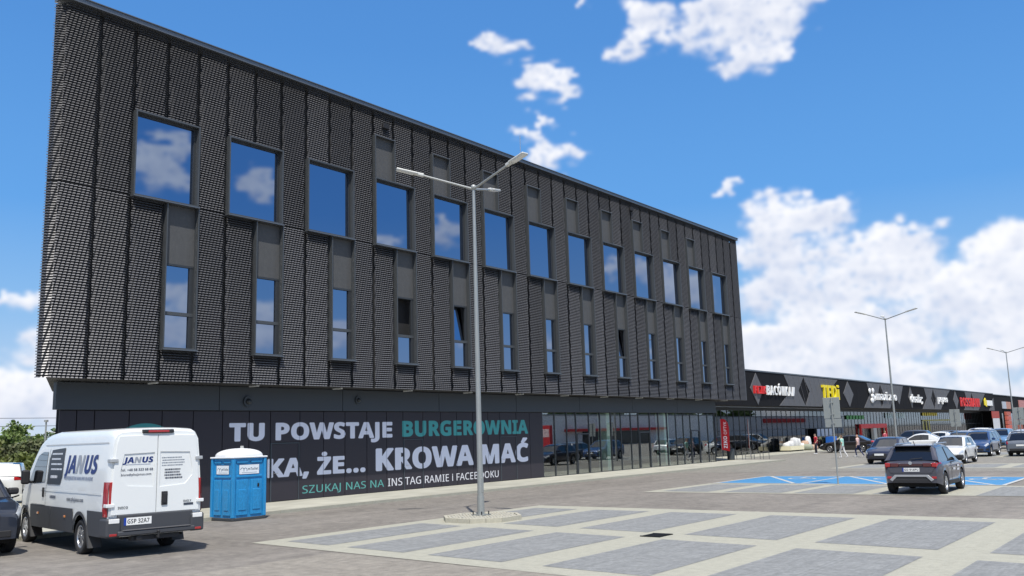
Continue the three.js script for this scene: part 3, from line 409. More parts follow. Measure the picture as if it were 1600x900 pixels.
{ // portable toilet
  const t = thing('portable_toilet', 'blue plastic portable toilet with white domed roof by the wall', 'portable toilet', [17.07, 0, -23.55], 0);
  const mBlueP = phys([.03, .44, .98], .48, 0, { clearcoat: .15, map: rep(tAsphalt, 2.3) }), mW = std([.78, .79, .80], .5), W = .55, D = .5, H = 1.82;
  mesh('skid_base', rbox(-W - .05, W + .05, .0, .09, -D - .05, D + .05, .02), std([.05, .055, .06], .8), t);
  mesh('cabin', [box(-W, W, .09, H, -D, D)], mBlueP, t);
  for (const [sx, sz] of [[-1, -1], [1, -1], [-1, 1], [1, 1]]) mesh('corner_post', rbox(sx * W - .05, sx * W + .05, .09, H, sz * D - .05, sz * D + .05, .02), mBlueP, t);
  const face = (name, w, put) => { for (const [a, b, c, d] of [[-w + .1, -.05, .16, 1.18], [.05, w - .1, .16, 1.18], [-w + .1, w - .1, 1.24, 1.3], [-w + .1, -.06, H - .16, H - .1], [.06, w - .1, H - .16, H - .1], [-w + .17, -.12, .3, .9], [.12, w - .17, .3, .9]]) put(name, rbox(a, b, c, d, 0, c === .3 ? .045 : .028, .012)); };
  face('moulded_rib', W, (n, g) => mesh(n, g.translate(0, 0, D), mBlueP, t)); face('moulded_rib', D, (n, g) => mesh(n, g.rotateY(-Math.PI / 2).translate(-W, 0, 0), mBlueP, t));
  const logo = (w) => canvas(512, 200, (c, cw, ch) => { c.fillStyle = 'rgb(232,238,242)'; c.fillRect(0, 0, cw, ch); c.strokeStyle = 'rgb(60,80,110)'; c.lineWidth = 9; c.strokeRect(3, 3, cw - 6, ch - 6); c.lineWidth = 12; c.beginPath(); c.arc(80, 110, 42, Math.PI, 0); c.lineTo(122, 140); c.moveTo(122, 110); c.arc(160, 110, 38, Math.PI, 0); c.lineTo(198, 140); c.stroke(); c.fillStyle = 'rgb(50,60,80)'; c.font = 'bold 74px sans-serif'; c.fillText('mToilet', 215, 118); c.fillStyle = 'rgb(120,140,160)'; c.fillRect(70, 160, 380, 10); });
  const ml = std([1, 1, 1], .5, 0, { map: logo() });
  const q = mesh('logo_plate', new THREE.PlaneGeometry(.72, .29), ml, t); q.position.set(0, 1.47, D + .012); const q2 = mesh('logo_plate', new THREE.PlaneGeometry(.62, .27), ml, t); q2.position.set(-W - .012, 1.47, 0); q2.rotation.y = -Math.PI / 2;
  const rg = new THREE.SphereGeometry(1, 24, 10, 0, Math.PI * 2, 0, Math.PI / 2), p = rg.attributes.position; for (let i = 0; i < p.count; i++) { const x = p.getX(i), y = p.getY(i), z = p.getZ(i), k = 1 / Math.pow(Math.abs(x) ** 4 + Math.abs(z) ** 4 + 1e-9, .25) * Math.hypot(x, z); p.setXYZ(i, x * k, Math.pow(y, .8), z * k); } rg.computeVertexNormals();
  mesh('roof', [rg.clone().scale(W + .06, .25, D + .06).translate(0, H + .02, 0), rbox(-W - .07, W + .07, H - .02, H + .03, -D - .07, D + .07, .02)], mW, t);
  mesh('vent_cap', cyl(.06, .05, .09, 10).translate(.1, H + .25, 0), std([.4, .4, .38], .6), t);
  mesh('door_latch', rbox(.28, .34, .95, 1.05, D + .03, D + .05, .008), mDarkBox, t);
}
// ---------------------------------------------------------------- vehicles (local: +x forward, y up, +z right; origin midway between the axles)
const pl = (pts, s) => { if (s <= pts[0][0]) return pts[0][1]; for (let i = 0; i + 1 < pts.length; i++) if (s <= pts[i + 1][0]) return lerp(pts[i][1], pts[i + 1][1], (s - pts[i][0]) / (pts[i + 1][0] - pts[i][0])); return pts[pts.length - 1][1]; };
function grid(fn, us, vs, off = 0, mid = .7) {
  const pos = [], idx = [], uv = [], n = vs.length, A = new THREE.Vector3(), B = new THREE.Vector3(), N = new THREE.Vector3();
  us.forEach((u, i) => vs.forEach((v, j) => {
    let p = fn(u, v);
    if (off) { const e = 1e-3, a = fn(u + e, v), b = fn(u - e, v), c = fn(u, v + e), d = fn(u, v - e); A.set(a[0] - b[0], a[1] - b[1], a[2] - b[2]); B.set(c[0] - d[0], c[1] - d[1], c[2] - d[2]); N.crossVectors(A, B).normalize(); if (N.y * (p[1] - mid) + N.z * p[2] < 0) N.negate(); if (Number.isFinite(N.x) && N.lengthSq() > .5) p = [p[0] + N.x * off, p[1] + N.y * off, p[2] + N.z * off]; }
    pos.push(...p); uv.push(i / us.length, j / n);
    if (i && j) { const a = (i - 1) * n + j - 1, b = a + 1, c = a + n, d = c + 1; idx.push(a, c, b, b, c, d); }
  }));
  const g = new THREE.BufferGeometry(); g.setAttribute('position', new THREE.Float32BufferAttribute(pos, 3)); g.setAttribute('uv', new THREE.Float32BufferAttribute(uv, 2)); g.setIndex(idx); g.computeVertexNormals(); return g;
}
const span = (a, b, n) => [...Array(n + 1)].map((_, i) => lerp(a, b, i / n));
const mTyre = std([.018, .018, .019], .85), mRim = std([.55, .56, .58], .35, .85), mGlassCar = phys([.012, .014, .017], .03, 0, { clearcoat: 1, clearcoatRoughness: .02 }), mTrim = std([.022, .022, .024], .65), mChrome = std([.65, .66, .68], .2, .95), mPlate = std([.8, .8, .78], .5), mRedLamp = phys([.38, .012, .014], .2, 0, { clearcoat: 1 }), mHeadLamp = phys([.6, .63, .66], .12, .3, { clearcoat: 1 }), mUnder = std([.012, .012, .012], .95), mOrange = phys([.6, .2, .03], .25, 0, { clearcoat: 1 });
const paint = (c, flake = .25) => phys(c, .32, flake, { clearcoat: 1, clearcoatRoughness: .05 });
const tyreCache = new Map();
function wheel(parent, x, z, r, w, side, rimMat = mRim, spokes = 5) {
  const key = r + '/' + w + '/' + spokes;
  if (!tyreCache.has(key)) {
    const ri = r * .66, prof = [[ri, -w / 2 + .012], [r - .035, -w / 2], [r - .008, -w / 2 + .02], [r, -w / 2 + .05], [r, w / 2 - .05], [r - .008, w / 2 - .02], [r - .035, w / 2], [ri, w / 2 - .012], [ri - .01, 0]].map(([a, b]) => new THREE.Vector2(a, b));
    const tyre = new THREE.LatheGeometry(prof, 28).rotateX(Math.PI / 2);
    const parts = [new THREE.LatheGeometry([[ri, -w / 2 + .03], [ri, w / 2 - .012], [ri - .025, w / 2 - .02], [ri - .03, w / 2 - .05], [ri - .035, -w / 2 + .03]].map(([a, b]) => new THREE.Vector2(a, b)), 24).rotateX(Math.PI / 2), new THREE.CylinderGeometry(.055, .06, .05, 12).rotateX(Math.PI / 2).translate(0, 0, w / 2 - .05)];
    for (let i = 0; i < spokes; i++) { const a = i / spokes * Math.PI * 2; for (const d of [-.13, .13]) parts.push(new THREE.BoxGeometry(ri * .92, .035, .03).translate(ri * .5, 0, w / 2 - .045).rotateZ(a + d)); }
    tyreCache.set(key, [tyre, merge(parts), new THREE.CylinderGeometry(ri, ri, .01, 20).rotateX(Math.PI / 2).translate(0, 0, -w / 2 + .05)]);
  }
  const [t, rm, dk] = tyreCache.get(key), m = mesh('wheel', t, mTyre, parent); m.position.set(x, r, z); if (side < 0) m.rotation.y = Math.PI;
  mesh('rim', rm, rimMat, m); mesh('brake_disc', dk, mUnder, m); return m;
}
function makeCar(name, label, category, o) {
  const { L, W, H, wb, fo, r = .33, nose = .72, hood = .98, belt = 1.0, tail = .98, sill = .24, ws = 1.15, wt = 1.95, re, rb, color, group, detail = true } = o;
  const car = thing(name, label, category, o.at, o.turn, group), xf = wb / 2 + fo, fa = fo, ra = fo + wb, RA = r + .07, m = paint(color, o.flake ?? .25);
  const top = [[0, nose - .16], [.04, nose - .07], [.14, nose], [.5, lerp(nose, hood, .55)], [ws, hood], [ws + .3, belt], [rb - .25, lerp(belt, tail, .6)], [rb, tail], [L - .1, tail - .02], [L - .03, tail - .1], [L, tail - .2]];
  const hw = (s) => W / 2 * (1 - .24 * Math.pow(1 - clamp(s / .6), 2.2) - .15 * Math.pow(1 - clamp((L - s) / .5), 2.4));
  const yb = (s) => { let y = sill + .06 * clamp(1 - s / .3) + .1 * clamp(1 - (L - s) / .35); for (const a of [fa, ra]) { const d = Math.abs(s - a); if (d < RA) y = Math.max(y, r + Math.sqrt(RA * RA - d * d)); } return y; };
  const K = [0, .15, .35, .55, .65, .75, .88, 1];
  const body = (s, t) => { const mir = t > 1; if (mir) t = 2 - t; const h = hw(s), b = yb(s), T = pl(top, s), e = T - b, P = [[h * .965, b], [h * .99, b + .25 * e], [h, b + .55 * e], [h * .985, T - .1 * Math.min(1, e / .3)], [h * .95, T - .04 * Math.min(1, e / .3)], [h * .86, T - .005], [h * .5, T + .02], [0, T + .028]]; let i = 0; while (i < 6 && t > K[i + 1]) i++; const q = clamp((t - K[i]) / (K[i + 1] - K[i])), z = lerp(P[i][0], P[i + 1][0], q), y = lerp(P[i][1], P[i + 1][1], q); return [xf - s, y, mir ? -z : z]; };
  const ss = new Set([0, .02, .05, .1, .17, .26, .38, .5, L, L - .02, L - .05, L - .1, L - .18, L - .3]); for (const a of [fa, ra]) for (const k of [-1, -.97, -.88, -.7, -.45, -.2, 0, .2, .45, .7, .88, .97, 1]) ss.add(a + k * RA); for (let s = .6; s < L - .35; s += .18) ss.add(s);
  const S = [...ss].filter((s) => s >= 0 && s <= L).sort((a, b) => a - b), ts = [0, .08, .15, .25, .35, .45, .55, .65, .75, .88, 1]; const T2 = [...ts, ...ts.slice(0, -1).reverse().map((t) => 2 - t)];
  const cap = (s) => { const pts = T2.map((t) => body(s, t)), c = [pts[0][0], pts.reduce((a, p) => a + p[1], 0) / pts.length, 0], pos = []; for (let i = 0; i + 1 < pts.length; i++) pos.push(...c, ...pts[i], ...pts[i + 1]); pos.push(...c, ...pts[pts.length - 1], ...pts[0]); const g = new THREE.BufferGeometry(); g.setAttribute('position', new THREE.Float32BufferAttribute(pos, 3)); g.computeVertexNormals(); return g; };
  mesh('body', [grid(body, S, T2), cap(0), cap(L)], m, car);
  mesh('underbody', [box(xf - L + .25, xf - .25, sill - .04, sill + .28, -W / 2 + .27, W / 2 - .27), box(xf - ra + RA, xf - fa - RA, sill - .02, sill + .3, -W / 2 + .06, W / 2 - .06), box(xf - L + .2, xf - .2, sill + .28, hood - .22, -W / 2 + .3, W / 2 - .3)], mUnder, car);
  // greenhouse
  const roof = [[ws - .05, hood - .03], [wt, H - .07], [wt + .35, H - .012], [(wt + re) / 2, H], [re, H - .05], [rb, tail + .01]], gb = W / 2 * .925, bl = (s) => pl(top, clamp(s, ws, rb)) - .03;
  const green = (s, t) => { const mir = t > 1; if (mir) t = 2 - t; const Y = Math.max(pl(roof, s), bl(s) + .005), b = bl(s), h = Y - b, zs = (y) => gb - .34 * (y - b) * (H > 1.75 ? .55 : 1), e = Math.min(.06, h * .4), P = [[gb, b], [zs(b + h * .5), b + h * .5], [zs(Y - e), Y - e], [zs(Y) - .05, Y - e * .25], [zs(Y) * .55, Y + .008], [0, Y + .014]], KK = [0, .3, .55, .66, .84, 1]; let i = 0; while (i < 4 && t > KK[i + 1]) i++; const q = (t - KK[i]) / (KK[i + 1] - KK[i]); const z = lerp(P[i][0], P[i + 1][0], q); return [xf - s, lerp(P[i][1], P[i + 1][1], q), mir ? -z : z]; };
  const gs = [...span(ws - .04, wt, 5), ...span(wt + .1, re, 6), ...span(re + .05, rb - .01, 4)], gt = [0, .15, .3, .45, .55, .6, .66, .75, .84, 1], GT = [...gt, ...gt.slice(0, -1).reverse().map((t) => 2 - t)];
  mesh('glasshouse', grid(green, gs, GT), mGlassCar, car);
  mesh('roof', grid(green, [...span(wt - .03, re + .06, 8)], GT.filter((t) => t >= .55 && t <= 1.45), .008), m, car);
  for (const sd of [0, 1]) { const f = (s, t) => green(s, sd ? 2 - t : t), pill = (a, b, t0, t1) => grid(f, span(a, b, 5), span(t0, t1, 5), .007); mesh('pillar', [pill(ws - .02, wt, .48, .7), pill(re + .02, rb - .02, .46, .72), pill(wt, re, .5, .58)], m, car); const sB = lerp(wt, re, .42); mesh('door_pillar', pill(sB - .05, sB + .05, 0, .56), mTrim, car); mesh('rear_pillar', pill(re - .12, rb - .02, .02, .56), m, car);
    const fb = (s, t) => body(s, sd ? 2 - t : t); if (detail) { for (const [a, b] of [[ws + .12, sB], [sB + .012, ra - RA - .02]]) { if (b - a < .4) continue; const d = mesh('door', grid(fb, span(a, b, 6), span(.06, .64, 6), .005), m, car); mesh('handle', grid(fb, span(b - .26, b - .08, 2), span(.535, .57, 1), .028), m, d); } }
    mesh('headlight', grid(fb, span(.035, .36, 5), span(.5, .69, 4), .008), mHeadLamp, car); mesh('tail_light', grid(fb, span(L - .3, L - .012, 5), span(o.tl0 ?? .5, o.tl1 ?? .7, 4), .009), mRedLamp, car); mesh('fog_trim', grid(fb, span(.015, .28, 4), span(.1, .26, 2), .007), mTrim, car);
    mesh('sill_trim', grid(fb, span(fa + RA, ra - RA, 6), span(0, .1, 1), .006), mTrim, car);
    const z = sd ? -1 : 1; mesh('mirror', rbox(-.09, .09, -.075, .075, -.11, .11, .05, 3).translate(xf - ws - .32, belt + .06, z * (W / 2 + .07)), o.mirror ?? m, car);
    wheel(car, xf - fa, z * (W / 2 - .125), r, .22, z, o.rim, o.spokes); wheel(car, xf - ra, z * (W / 2 - .125), r, .22, z, o.rim, o.spokes); }
  mesh('grille', [rbox(xf - .03, xf + .012, nose - .22, nose - .1, -.38, .38, .02), rbox(xf - .05, xf + .02, sill + .1, sill + .24, -W * .32, W * .32, .02)], mTrim, car);
  mesh('badge', new THREE.CylinderGeometry(.05, .05, .015, 14).rotateZ(Math.PI / 2).translate(xf + .018, nose - .14, 0), mChrome, car);
  mesh('number_plate', box(xf + .012, xf + .026, sill + .25, sill + .36, -.26, .26), mPlate, car);
  if (!o.customRear) { mesh('number_plate', box(xf - L - .02, xf - L - .004, tail - .34, tail - .23, -.26, .26), mPlate, car); mesh('rear_bumper_trim', rbox(xf - L - .03, xf - L + .1, sill + .1, sill + .26, -W * .36, W * .36, .03), mTrim, car); }
  return { car, m, xf, body, green };
}
const HATCH = { L: 4.1, W: 1.76, H: 1.5, wb: 2.55, fo: .85, re: 3.55, rb: 4.0, ws: 1.1, wt: 1.85, hood: .95, nose: .7, belt: .97, tail: .98 };
const SUV = { L: 4.4, W: 1.83, H: 1.64, wb: 2.65, fo: .88, re: 3.8, rb: 4.3, ws: 1.15, wt: 1.85, hood: 1.05, nose: .82, belt: 1.06, tail: 1.06, r: .35, sill: .28 };
const SEDAN = { L: 4.75, W: 1.82, H: 1.46, wb: 2.75, fo: .92, re: 3.3, rb: 4.05, ws: 1.3, wt: 2.1, hood: .93, nose: .7, belt: .95, tail: 1.0 };
const ESTATE = { L: 4.65, W: 1.82, H: 1.5, wb: 2.68, fo: .92, re: 4.1, rb: 4.5, ws: 1.25, wt: 2.05, hood: .94, nose: .7, belt: .96, tail: .98 };

// dark grey crossover leaving the blue bays
{
  const c = makeCar('crossover_car', 'dark grey crossover with silver rear trim standing beside the blue bays', 'car', { L: 4.11, W: 1.78, H: 1.55, wb: 2.55, fo: .84, r: .335, re: 3.62, rb: 4.02, ws: 1.08, wt: 1.8, hood: 1.0, nose: .8, belt: 1.02, tail: 1.04, sill: .27, color: [.085, .085, .105], flake: .5, at: [33.05, .012, -8.02], turn: .02, customRear: true, tl0: .58, tl1: .75, spokes: 5, mirror: mTrim });
  const x = c.xf - 4.11, car = c.car;
  const trap = (pts, t, mat, nm, par = car) => mesh(nm, plate(pts, 0, t, .006).rotateY(-Math.PI / 2).translate(x - .006, 0, 0), mat, par);      // plate's x becomes z
  trap([[-.66, .47], [-.5, .62], [.5, .62], [.66, .47], [.58, .42], [.44, .56], [-.44, .56], [-.58, .42]].map(([a, b]) => [a, b]), .03, std([.5, .5, .5], .4, .6), 'silver_bumper_trim');
  trap([[-.44, .55], [.44, .55], [.5, .48], [-.5, .48]], .012, mTrim, 'reflector_panel'); trap([[-.6, .38], [.6, .38], [.52, .47], [-.52, .47]], .014, mTrim, 'lower_valance');
  for (const s of [-1, 1]) { mesh('rear_lamp', rbox(x - .035, x + .05, .86, .99, s > 0 ? .62 : -.78, s > 0 ? .78 : -.62, .025), mRedLamp, car); mesh('smoked_lamp', rbox(x - .033, x + .05, .865, .985, s > 0 ? .36 : -.615, s > 0 ? .615 : -.36, .02), phys([.09, .012, .014], .15, 0, { clearcoat: 1 }), car); mesh('bumper_reflector', rbox(x - .02, x + .03, .5, .57, s > 0 ? .6 : -.74, s > 0 ? .74 : -.6, .01), mRedLamp, car); }
  mesh('lamp_bar', rbox(x - .03, x + .03, .88, .97, -.35, .35, .015), phys([.05, .012, .014], .15, 0, { clearcoat: 1 }), car);
  mesh('badge', new THREE.CylinderGeometry(.055, .055, .02, 16).rotateZ(Math.PI / 2).translate(x - .03, .99, 0), mChrome, car);
  const pt = canvas(256, 56, (k, w, h) => { k.fillStyle = 'rgb(235,235,232)'; k.fillRect(0, 0, w, h); k.fillStyle = 'rgb(30,60,150)'; k.fillRect(0, 0, 24, h); k.fillStyle = '#15151a'; k.font = 'bold 46px sans-serif'; k.fillText('GD 914PU', 30, 45); });
  const np = mesh('number_plate', new THREE.PlaneGeometry(.52, .115), std([1, 1, 1], .5, 0, { map: pt }), car); np.position.set(x - .026, .78, 0); np.rotation.y = -Math.PI / 2;
  mesh('tailgate', plate([[-.62, .68], [.62, .68], [.7, .84], [-.7, .84]], 0, .02, .006).rotateY(-Math.PI / 2).translate(x - .002, 0, 0), c.m, car);
  mesh('rear_spoiler', rbox(x + .3, x + .62, 1.5, 1.535, -.56, .56, .015), c.m, car);
  mesh('rear_wiper', bar([x + .06, 1.1, -.02], [x + .1, 1.14, .35], .012, 6), mTrim, car);
  for (const s of [-1, 1]) mesh('roof_rail', [bar([.75, 1.57, s * .56], [-1.3, 1.57, s * .58], .018, 8), bar([.75, 1.53, s * .56], [.75, 1.57, s * .56], .018, 8), bar([-1.3, 1.5, s * .58], [-1.3, 1.57, s * .58], .018, 8)], mChrome, car);
  mesh('aerial', bar([-1.2, 1.54, 0], [-1.35, 1.66, 0], .012, 6), mTrim, car);
  for (const [xx, yy] of [[.55, .82], [.5, .7], [-.1, .74]]) { const g = mesh('door_sticker', new THREE.PlaneGeometry(.34, .07), std([.62, .62, .64], .6), car); g.position.set(xx, yy, .905); }
}
const PI = Math.PI;
const cars = [
  ['hatchback_car', 'dark blue small car facing the walkers with its headlights towards the blue bays', HATCH, [.012, .017, .045], [57.0, .02, -15.75], PI],
  ['hatchback_car', 'white hatchback half hidden behind the dark grey crossover', { ...HATCH, W: 1.8 }, [.72, .73, .72], [56.6, .02, -12.15], PI],
  ['suv_car', 'mid blue suv facing the viewer right of the white hatchback', SUV, [.025, .07, .19], [68.4, .02, -13.0], PI],
  ['estate_car', 'grey estate car seen from behind at the right edge of the row', ESTATE, [.16, .18, .21], [68.6, .02, -10.25], 0],
  ['saloon_car', 'black saloon car with silver wheels driving towards the shop entrance', SEDAN, [.025, .022, .022], [81.0, .02, -25.7], PI / 2],
  ['saloon_car', 'white saloon car parked behind the lamp post before the shops', SEDAN, [.72, .73, .72], [80, .02, -19.7], PI / 2 + .05],
  ['saloon_car', 'second white car parked farther back than the white saloon', { ...SEDAN, H: 1.5 }, [.70, .71, .70], [90, .02, -20.6], PI / 2],
  ['estate_car', 'white estate car with dark windows beside the red hatchback', ESTATE, [.68, .69, .68], [92, .02, -18.6], PI],
  ['hatchback_car', 'red hatchback low behind the white estate car', HATCH, [.42, .03, .03], [94, .02, -17.1], 0],
  ['suv_car', 'black suv parked behind the mid blue suv', SUV, [.02, .02, .022], [80, .02, -14.9], PI],
  ['hatchback_car', 'dark grey hatchback parked between the black suv and the light blue car', HATCH, [.06, .065, .07], [83, .02, -17.2], PI],
  ['suv_car', 'light blue suv parked behind the grey estate car', SUV, [.12, .26, .45], [88, .02, -15.0], PI],
  ['estate_car', 'silver estate car parked beside the light blue suv', ESTATE, [.5, .52, .54], [82, .02, -12.4], 0],
  ['saloon_car', 'dark blue saloon car at the back of the row under the signs', SEDAN, [.03, .05, .12], [99, .02, -20.4], PI],
  ['hatchback_car', 'silver hatchback farther back beside the dark blue saloon', HATCH, [.5, .51, .53], [104, .02, -18.2], PI],
  ['saloon_car', 'pale grey saloon between the farthest lamp and the black suv', SEDAN, [.55, .56, .56], [97, .02, -14.6], PI],
  ['suv_car', 'white suv farther back under the farthest lamp', SUV, [.7, .71, .7], [108, .02, -20.9], PI / 2],
  ['hatchback_car', 'dark red hatchback near the poster column', HATCH, [.25, .02, .03], [112, .02, -16.2], PI],
  ['estate_car', 'black estate car in the row before the red lettered shop', ESTATE, [.025, .026, .03], [101, .02, -22.6], PI / 2],
  ['suv_car', 'dark suv parked at the shop pavement behind the white saloon', SUV, [.05, .055, .07], [96, .02, -24.4], PI / 2],
];
for (const [n, l, k, c, at, t] of cars) makeCar(n, l, 'car', { ...k, color: c, at, turn: t, group: 'cars standing before the shops', detail: at[0] < 75, flake: c[0] > .5 ? 0 : .25 });
// blue van like car cut by the left edge, facing the viewer
makeCar('people_carrier', 'dark blue people carrier facing the viewer beside the white van', 'car', { L: 4.9, W: 1.9, H: 1.92, wb: 3.2, fo: .92, r: .34, re: 4.6, rb: 4.85, ws: .95, wt: 1.75, hood: 1.2, nose: .98, belt: 1.25, tail: 1.2, sill: .3, color: [.022, .03, .05], at: [8.95, 0, -23.3], turn: -PI / 2 - .1, mirror: mTrim });
// small white van behind
{ const w = makeCar('small_van', 'small white panel van standing far behind the dark people carrier', 'van', { L: 4.4, W: 1.85, H: 1.66, wb: 2.75, fo: .88, r: .33, re: 4.25, rb: 4.36, ws: 1.0, wt: 1.75, hood: 1.1, nose: .85, belt: 1.12, tail: 1.1, sill: .28, color: [.74, .75, .74], flake: 0, at: [16.5, .09, -41], turn: 2.6 });
  mesh('cargo_side', grid(w.green, span(2.0, 4.2, 8), span(.02, .56, 5), .01), w.m, w.car); mesh('cargo_side', grid((s, t) => w.green(s, 2 - t), span(2.0, 4.2, 8), span(.02, .56, 5), .01), w.m, w.car); }

// ---------------------------------------------------------------- the white delivery van (origin under the rear axle)
{
  const v = thing('delivery_van', 'white high roof delivery van with blue JANUS lettering, rear doors towards the viewer', 'van', [11.15, 0, -19.36], 80 * PI / 180);
  const mW = phys([.80, .82, .805], .38, 0, { clearcoat: .8, clearcoatRoughness: .08 }), mClad = std([.055, .058, .065], .6), R = .36, RA = .46, wb = 4.1, RX = -1.56, W = 1.0;
  const top = [[RX, 2.52], [RX + .06, 2.57], [RX + .25, 2.6], [2.3, 2.62], [3.0, 2.56], [3.45, 2.38], [4.35, 1.42], [4.6, 1.3], [5.0, 1.12], [5.07, .95]];
  const hw = (x) => W * (1 - .2 * Math.pow(clamp((x - 4.1) / 1.0), 2) - .035 * Math.pow(clamp((RX + .3 - x) / .3), 2));
  const yb = (x) => { let y = .42; for (const a of [0, wb]) { const d = Math.abs(x - a); if (d < RA) y = Math.max(y, R + Math.sqrt(RA * RA - d * d)); } return y; };
  const zs = (x, y) => hw(x) * (1 - .018 * clamp((.9 - y) / .5) - .012 * clamp((y - 1.0) / .5) - .105 * Math.pow(clamp((y - 1.35) / 1.25), 1.5));
  const K = [0, .1, .22, .36, .5, .62, .7, .78, .88, 1];
  const body = (x, t) => { const mir = t > 1; if (mir) t = 2 - t; const b = yb(x), T = pl(top, x), e = T - b, c = Math.min(.16, e * .3), yl = (f) => b + (T - c - b) * f, P = [[zs(x, b), b], ...[.15, .35, .55, .8, 1].map((f) => [zs(x, yl(f)), yl(f)]), [zs(x, T) - .035, T - c * .35], [zs(x, T) - .12, T - c * .06], [zs(x, T) * .5, T + .012], [0, T + .018]]; let i = 0; while (i < 8 && t > K[i + 1]) i++; const q = clamp((t - K[i]) / (K[i + 1] - K[i])), z = lerp(P[i][0], P[i + 1][0], q), y = lerp(P[i][1], P[i + 1][1], q); return [x, y, mir ? -z : z]; };
  const xs = new Set([RX, RX + .03, RX + .08, RX + .15, RX + .3, 4.8, 4.95, 5.03, 5.07]); for (const a of [0, wb]) for (const k of [-1, -.97, -.88, -.7, -.45, -.2, 0, .2, .45, .7, .88, .97, 1]) xs.add(a + k * RA); for (let x = -1; x < 5; x += .22) xs.add(x);
  const S = [...xs].sort((a, b) => a - b), ts = [0, .05, .1, .16, .22, .3, .36, .43, .5, .56, .62, .66, .7, .74, .78, .83, .88, .94, 1], T2 = [...ts, ...ts.slice(0, -1).reverse().map((t) => 2 - t)];
  const cap = (x) => { const pts = T2.map((t) => body(x, t)), c = [x, 1.5, 0], pos = []; for (let i = 0; i < pts.length; i++) pos.push(...c, ...pts[i], ...pts[(i + 1) % pts.length]); const g = new THREE.BufferGeometry(); g.setAttribute('position', new THREE.Float32BufferAttribute(pos, 3)); g.computeVertexNormals(); return g; };
  mesh('body', [grid(body, S, T2), cap(RX), cap(5.07)], mW, v);
  mesh('underbody', [box(RX + .1, 4.9, .36, .75, -.62, .62), box(.5, 3.6, .4, .6, -.93, .93), box(.5, 3.6, .62, 1.0, -.6, .6)], mUnder, v);
  // pieces on the side: polygons in x, y laid on the flank
  const flank = (poly, off, sd) => { const g = new THREE.ShapeGeometry(new THREE.Shape(poly.map(([x, y]) => new THREE.Vector2(x, y)))), p = g.attributes.position, uv = g.attributes.uv, xs = poly.map((q) => q[0]), ys = poly.map((q) => q[1]), x0 = Math.min(...xs), x1 = Math.max(...xs), y0 = Math.min(...ys), y1 = Math.max(...ys); for (let i = 0; i < p.count; i++) { const x = p.getX(i), y = p.getY(i); uv.setXY(i, sd < 0 ? (x1 - x) / (x1 - x0) : (x - x0) / (x1 - x0), (y - y0) / (y1 - y0)); p.setXYZ(i, x, y, sd * (zs(x, y) + off)); } g.computeVertexNormals(); return g; };
  const flankGrid = (x0, x1, y0, y1, off, sd, nx = 8, ny = 4) => grid((x, q) => { const y = typeof y0 === 'function' ? lerp(y0(x), y1, q) : lerp(y0, y1, q); return [x, y, sd * (zs(x, y) + off)]; }, span(x0, x1, nx), span(0, 1, ny));
  const patch = (x0, x1, lo, hi, off, sd) => grid((x, q) => { const y = lerp(pl(lo, x), pl(hi, x), q); return [x, y, sd * (zs(x, y) + off)]; }, span(x0, x1, 12), span(0, 1, 6));
  for (const sd of [-1, 1]) {
    for (const [a, b] of [[RX + .04, -RA - .005], [RA + .005, 2.05], [2.062, wb - RA - .005]]) mesh('lower_cladding', flankGrid(a, b, .42, .93, .014, sd), mClad, v);
    for (const a of [0, wb]) mesh('arch_trim', grid((q, w) => { const an = PI * q, rr = RA + w * .075, x = a + Math.cos(an) * rr, y = R + Math.sin(an) * rr; return [x, Math.max(y, .42), sd * (zs(x, y) + .02)]; }, span(0, 1, 18), [0, 1]), mClad, v);
    mesh('rub_strip', flankGrid(RX + .3, 2.9, 1.27, 1.3, .012, sd, 10, 1), mW, v);
    mesh('roof_gutter', flankGrid(RX + .2, 2.9, 2.3, 2.325, .008, sd, 12, 1), std([.5, .51, .51], .5), v);
    const d = mesh('front_door', patch(2.5, 3.62, [[2.5, .95], [3.62, .95]], [[2.5, 2.24], [3.0, 2.24], [3.3, 2.14], [3.62, 1.78]], .006, sd), mW, v);
    mesh('door_glass', patch(2.6, 3.86, [[2.6, 1.46], [3.86, 1.42]], [[2.6, 2.16], [3.0, 2.16], [3.36, 2.06], [3.86, 1.46]], .014, sd), mGlassCar, d);
    mesh('handle', rbox(2.6, 2.68, 1.12, 1.34, -.02, .02, .015).translate(0, 0, sd * (zs(2.64, 1.2) + .02)), mTrim, d);
    mesh('mirror', [rbox(3.6, 3.76, 1.4, 1.74, -.09, .09, .05, 3).translate(0, 0, sd * 1.14), bar([3.7, 1.45, sd * .9], [3.7, 1.45, sd * 1.14], .03)], mTrim, v);
    wheel(v, 0, sd * .87, R, .24, sd, mRim, 6); wheel(v, wb, sd * .87, R, .24, sd, mRim, 6);
    for (const a of [0, wb]) mesh('mud_flap', plate([[a - RA - .02, .62], [a - RA + .05, .62], [a - RA - .1, .17], [a - RA - .2, .17]], sd * .88 - .13, sd * .88 + .13), std([.06, .06, .062], .85), v);
    mesh('tail_lamp', grid((y, q) => [lerp(RX + .2, RX - .014, q), y, sd * (zs(RX + .2, y) + .012 - .025 * q * q)], span(.83, 1.52, 6), span(0, 1, 4)), mRedLamp, v);
    mesh('tail_lamp_face', rbox(RX - .02, RX + .02, .95, 1.52, sd > 0 ? .82 : -.955, sd > 0 ? .955 : -.82, .012), mRedLamp, v); mesh('reversing_lamp', rbox(RX - .024, RX + .1, .83, 1.03, sd > 0 ? .825 : -.962, sd > 0 ? .962 : -.825, .012), mHeadLamp, v);
    mesh('headlight', flank([[4.55, .85], [4.95, .85], [4.9, 1.1], [4.6, 1.2]], .01, sd), mHeadLamp, v);
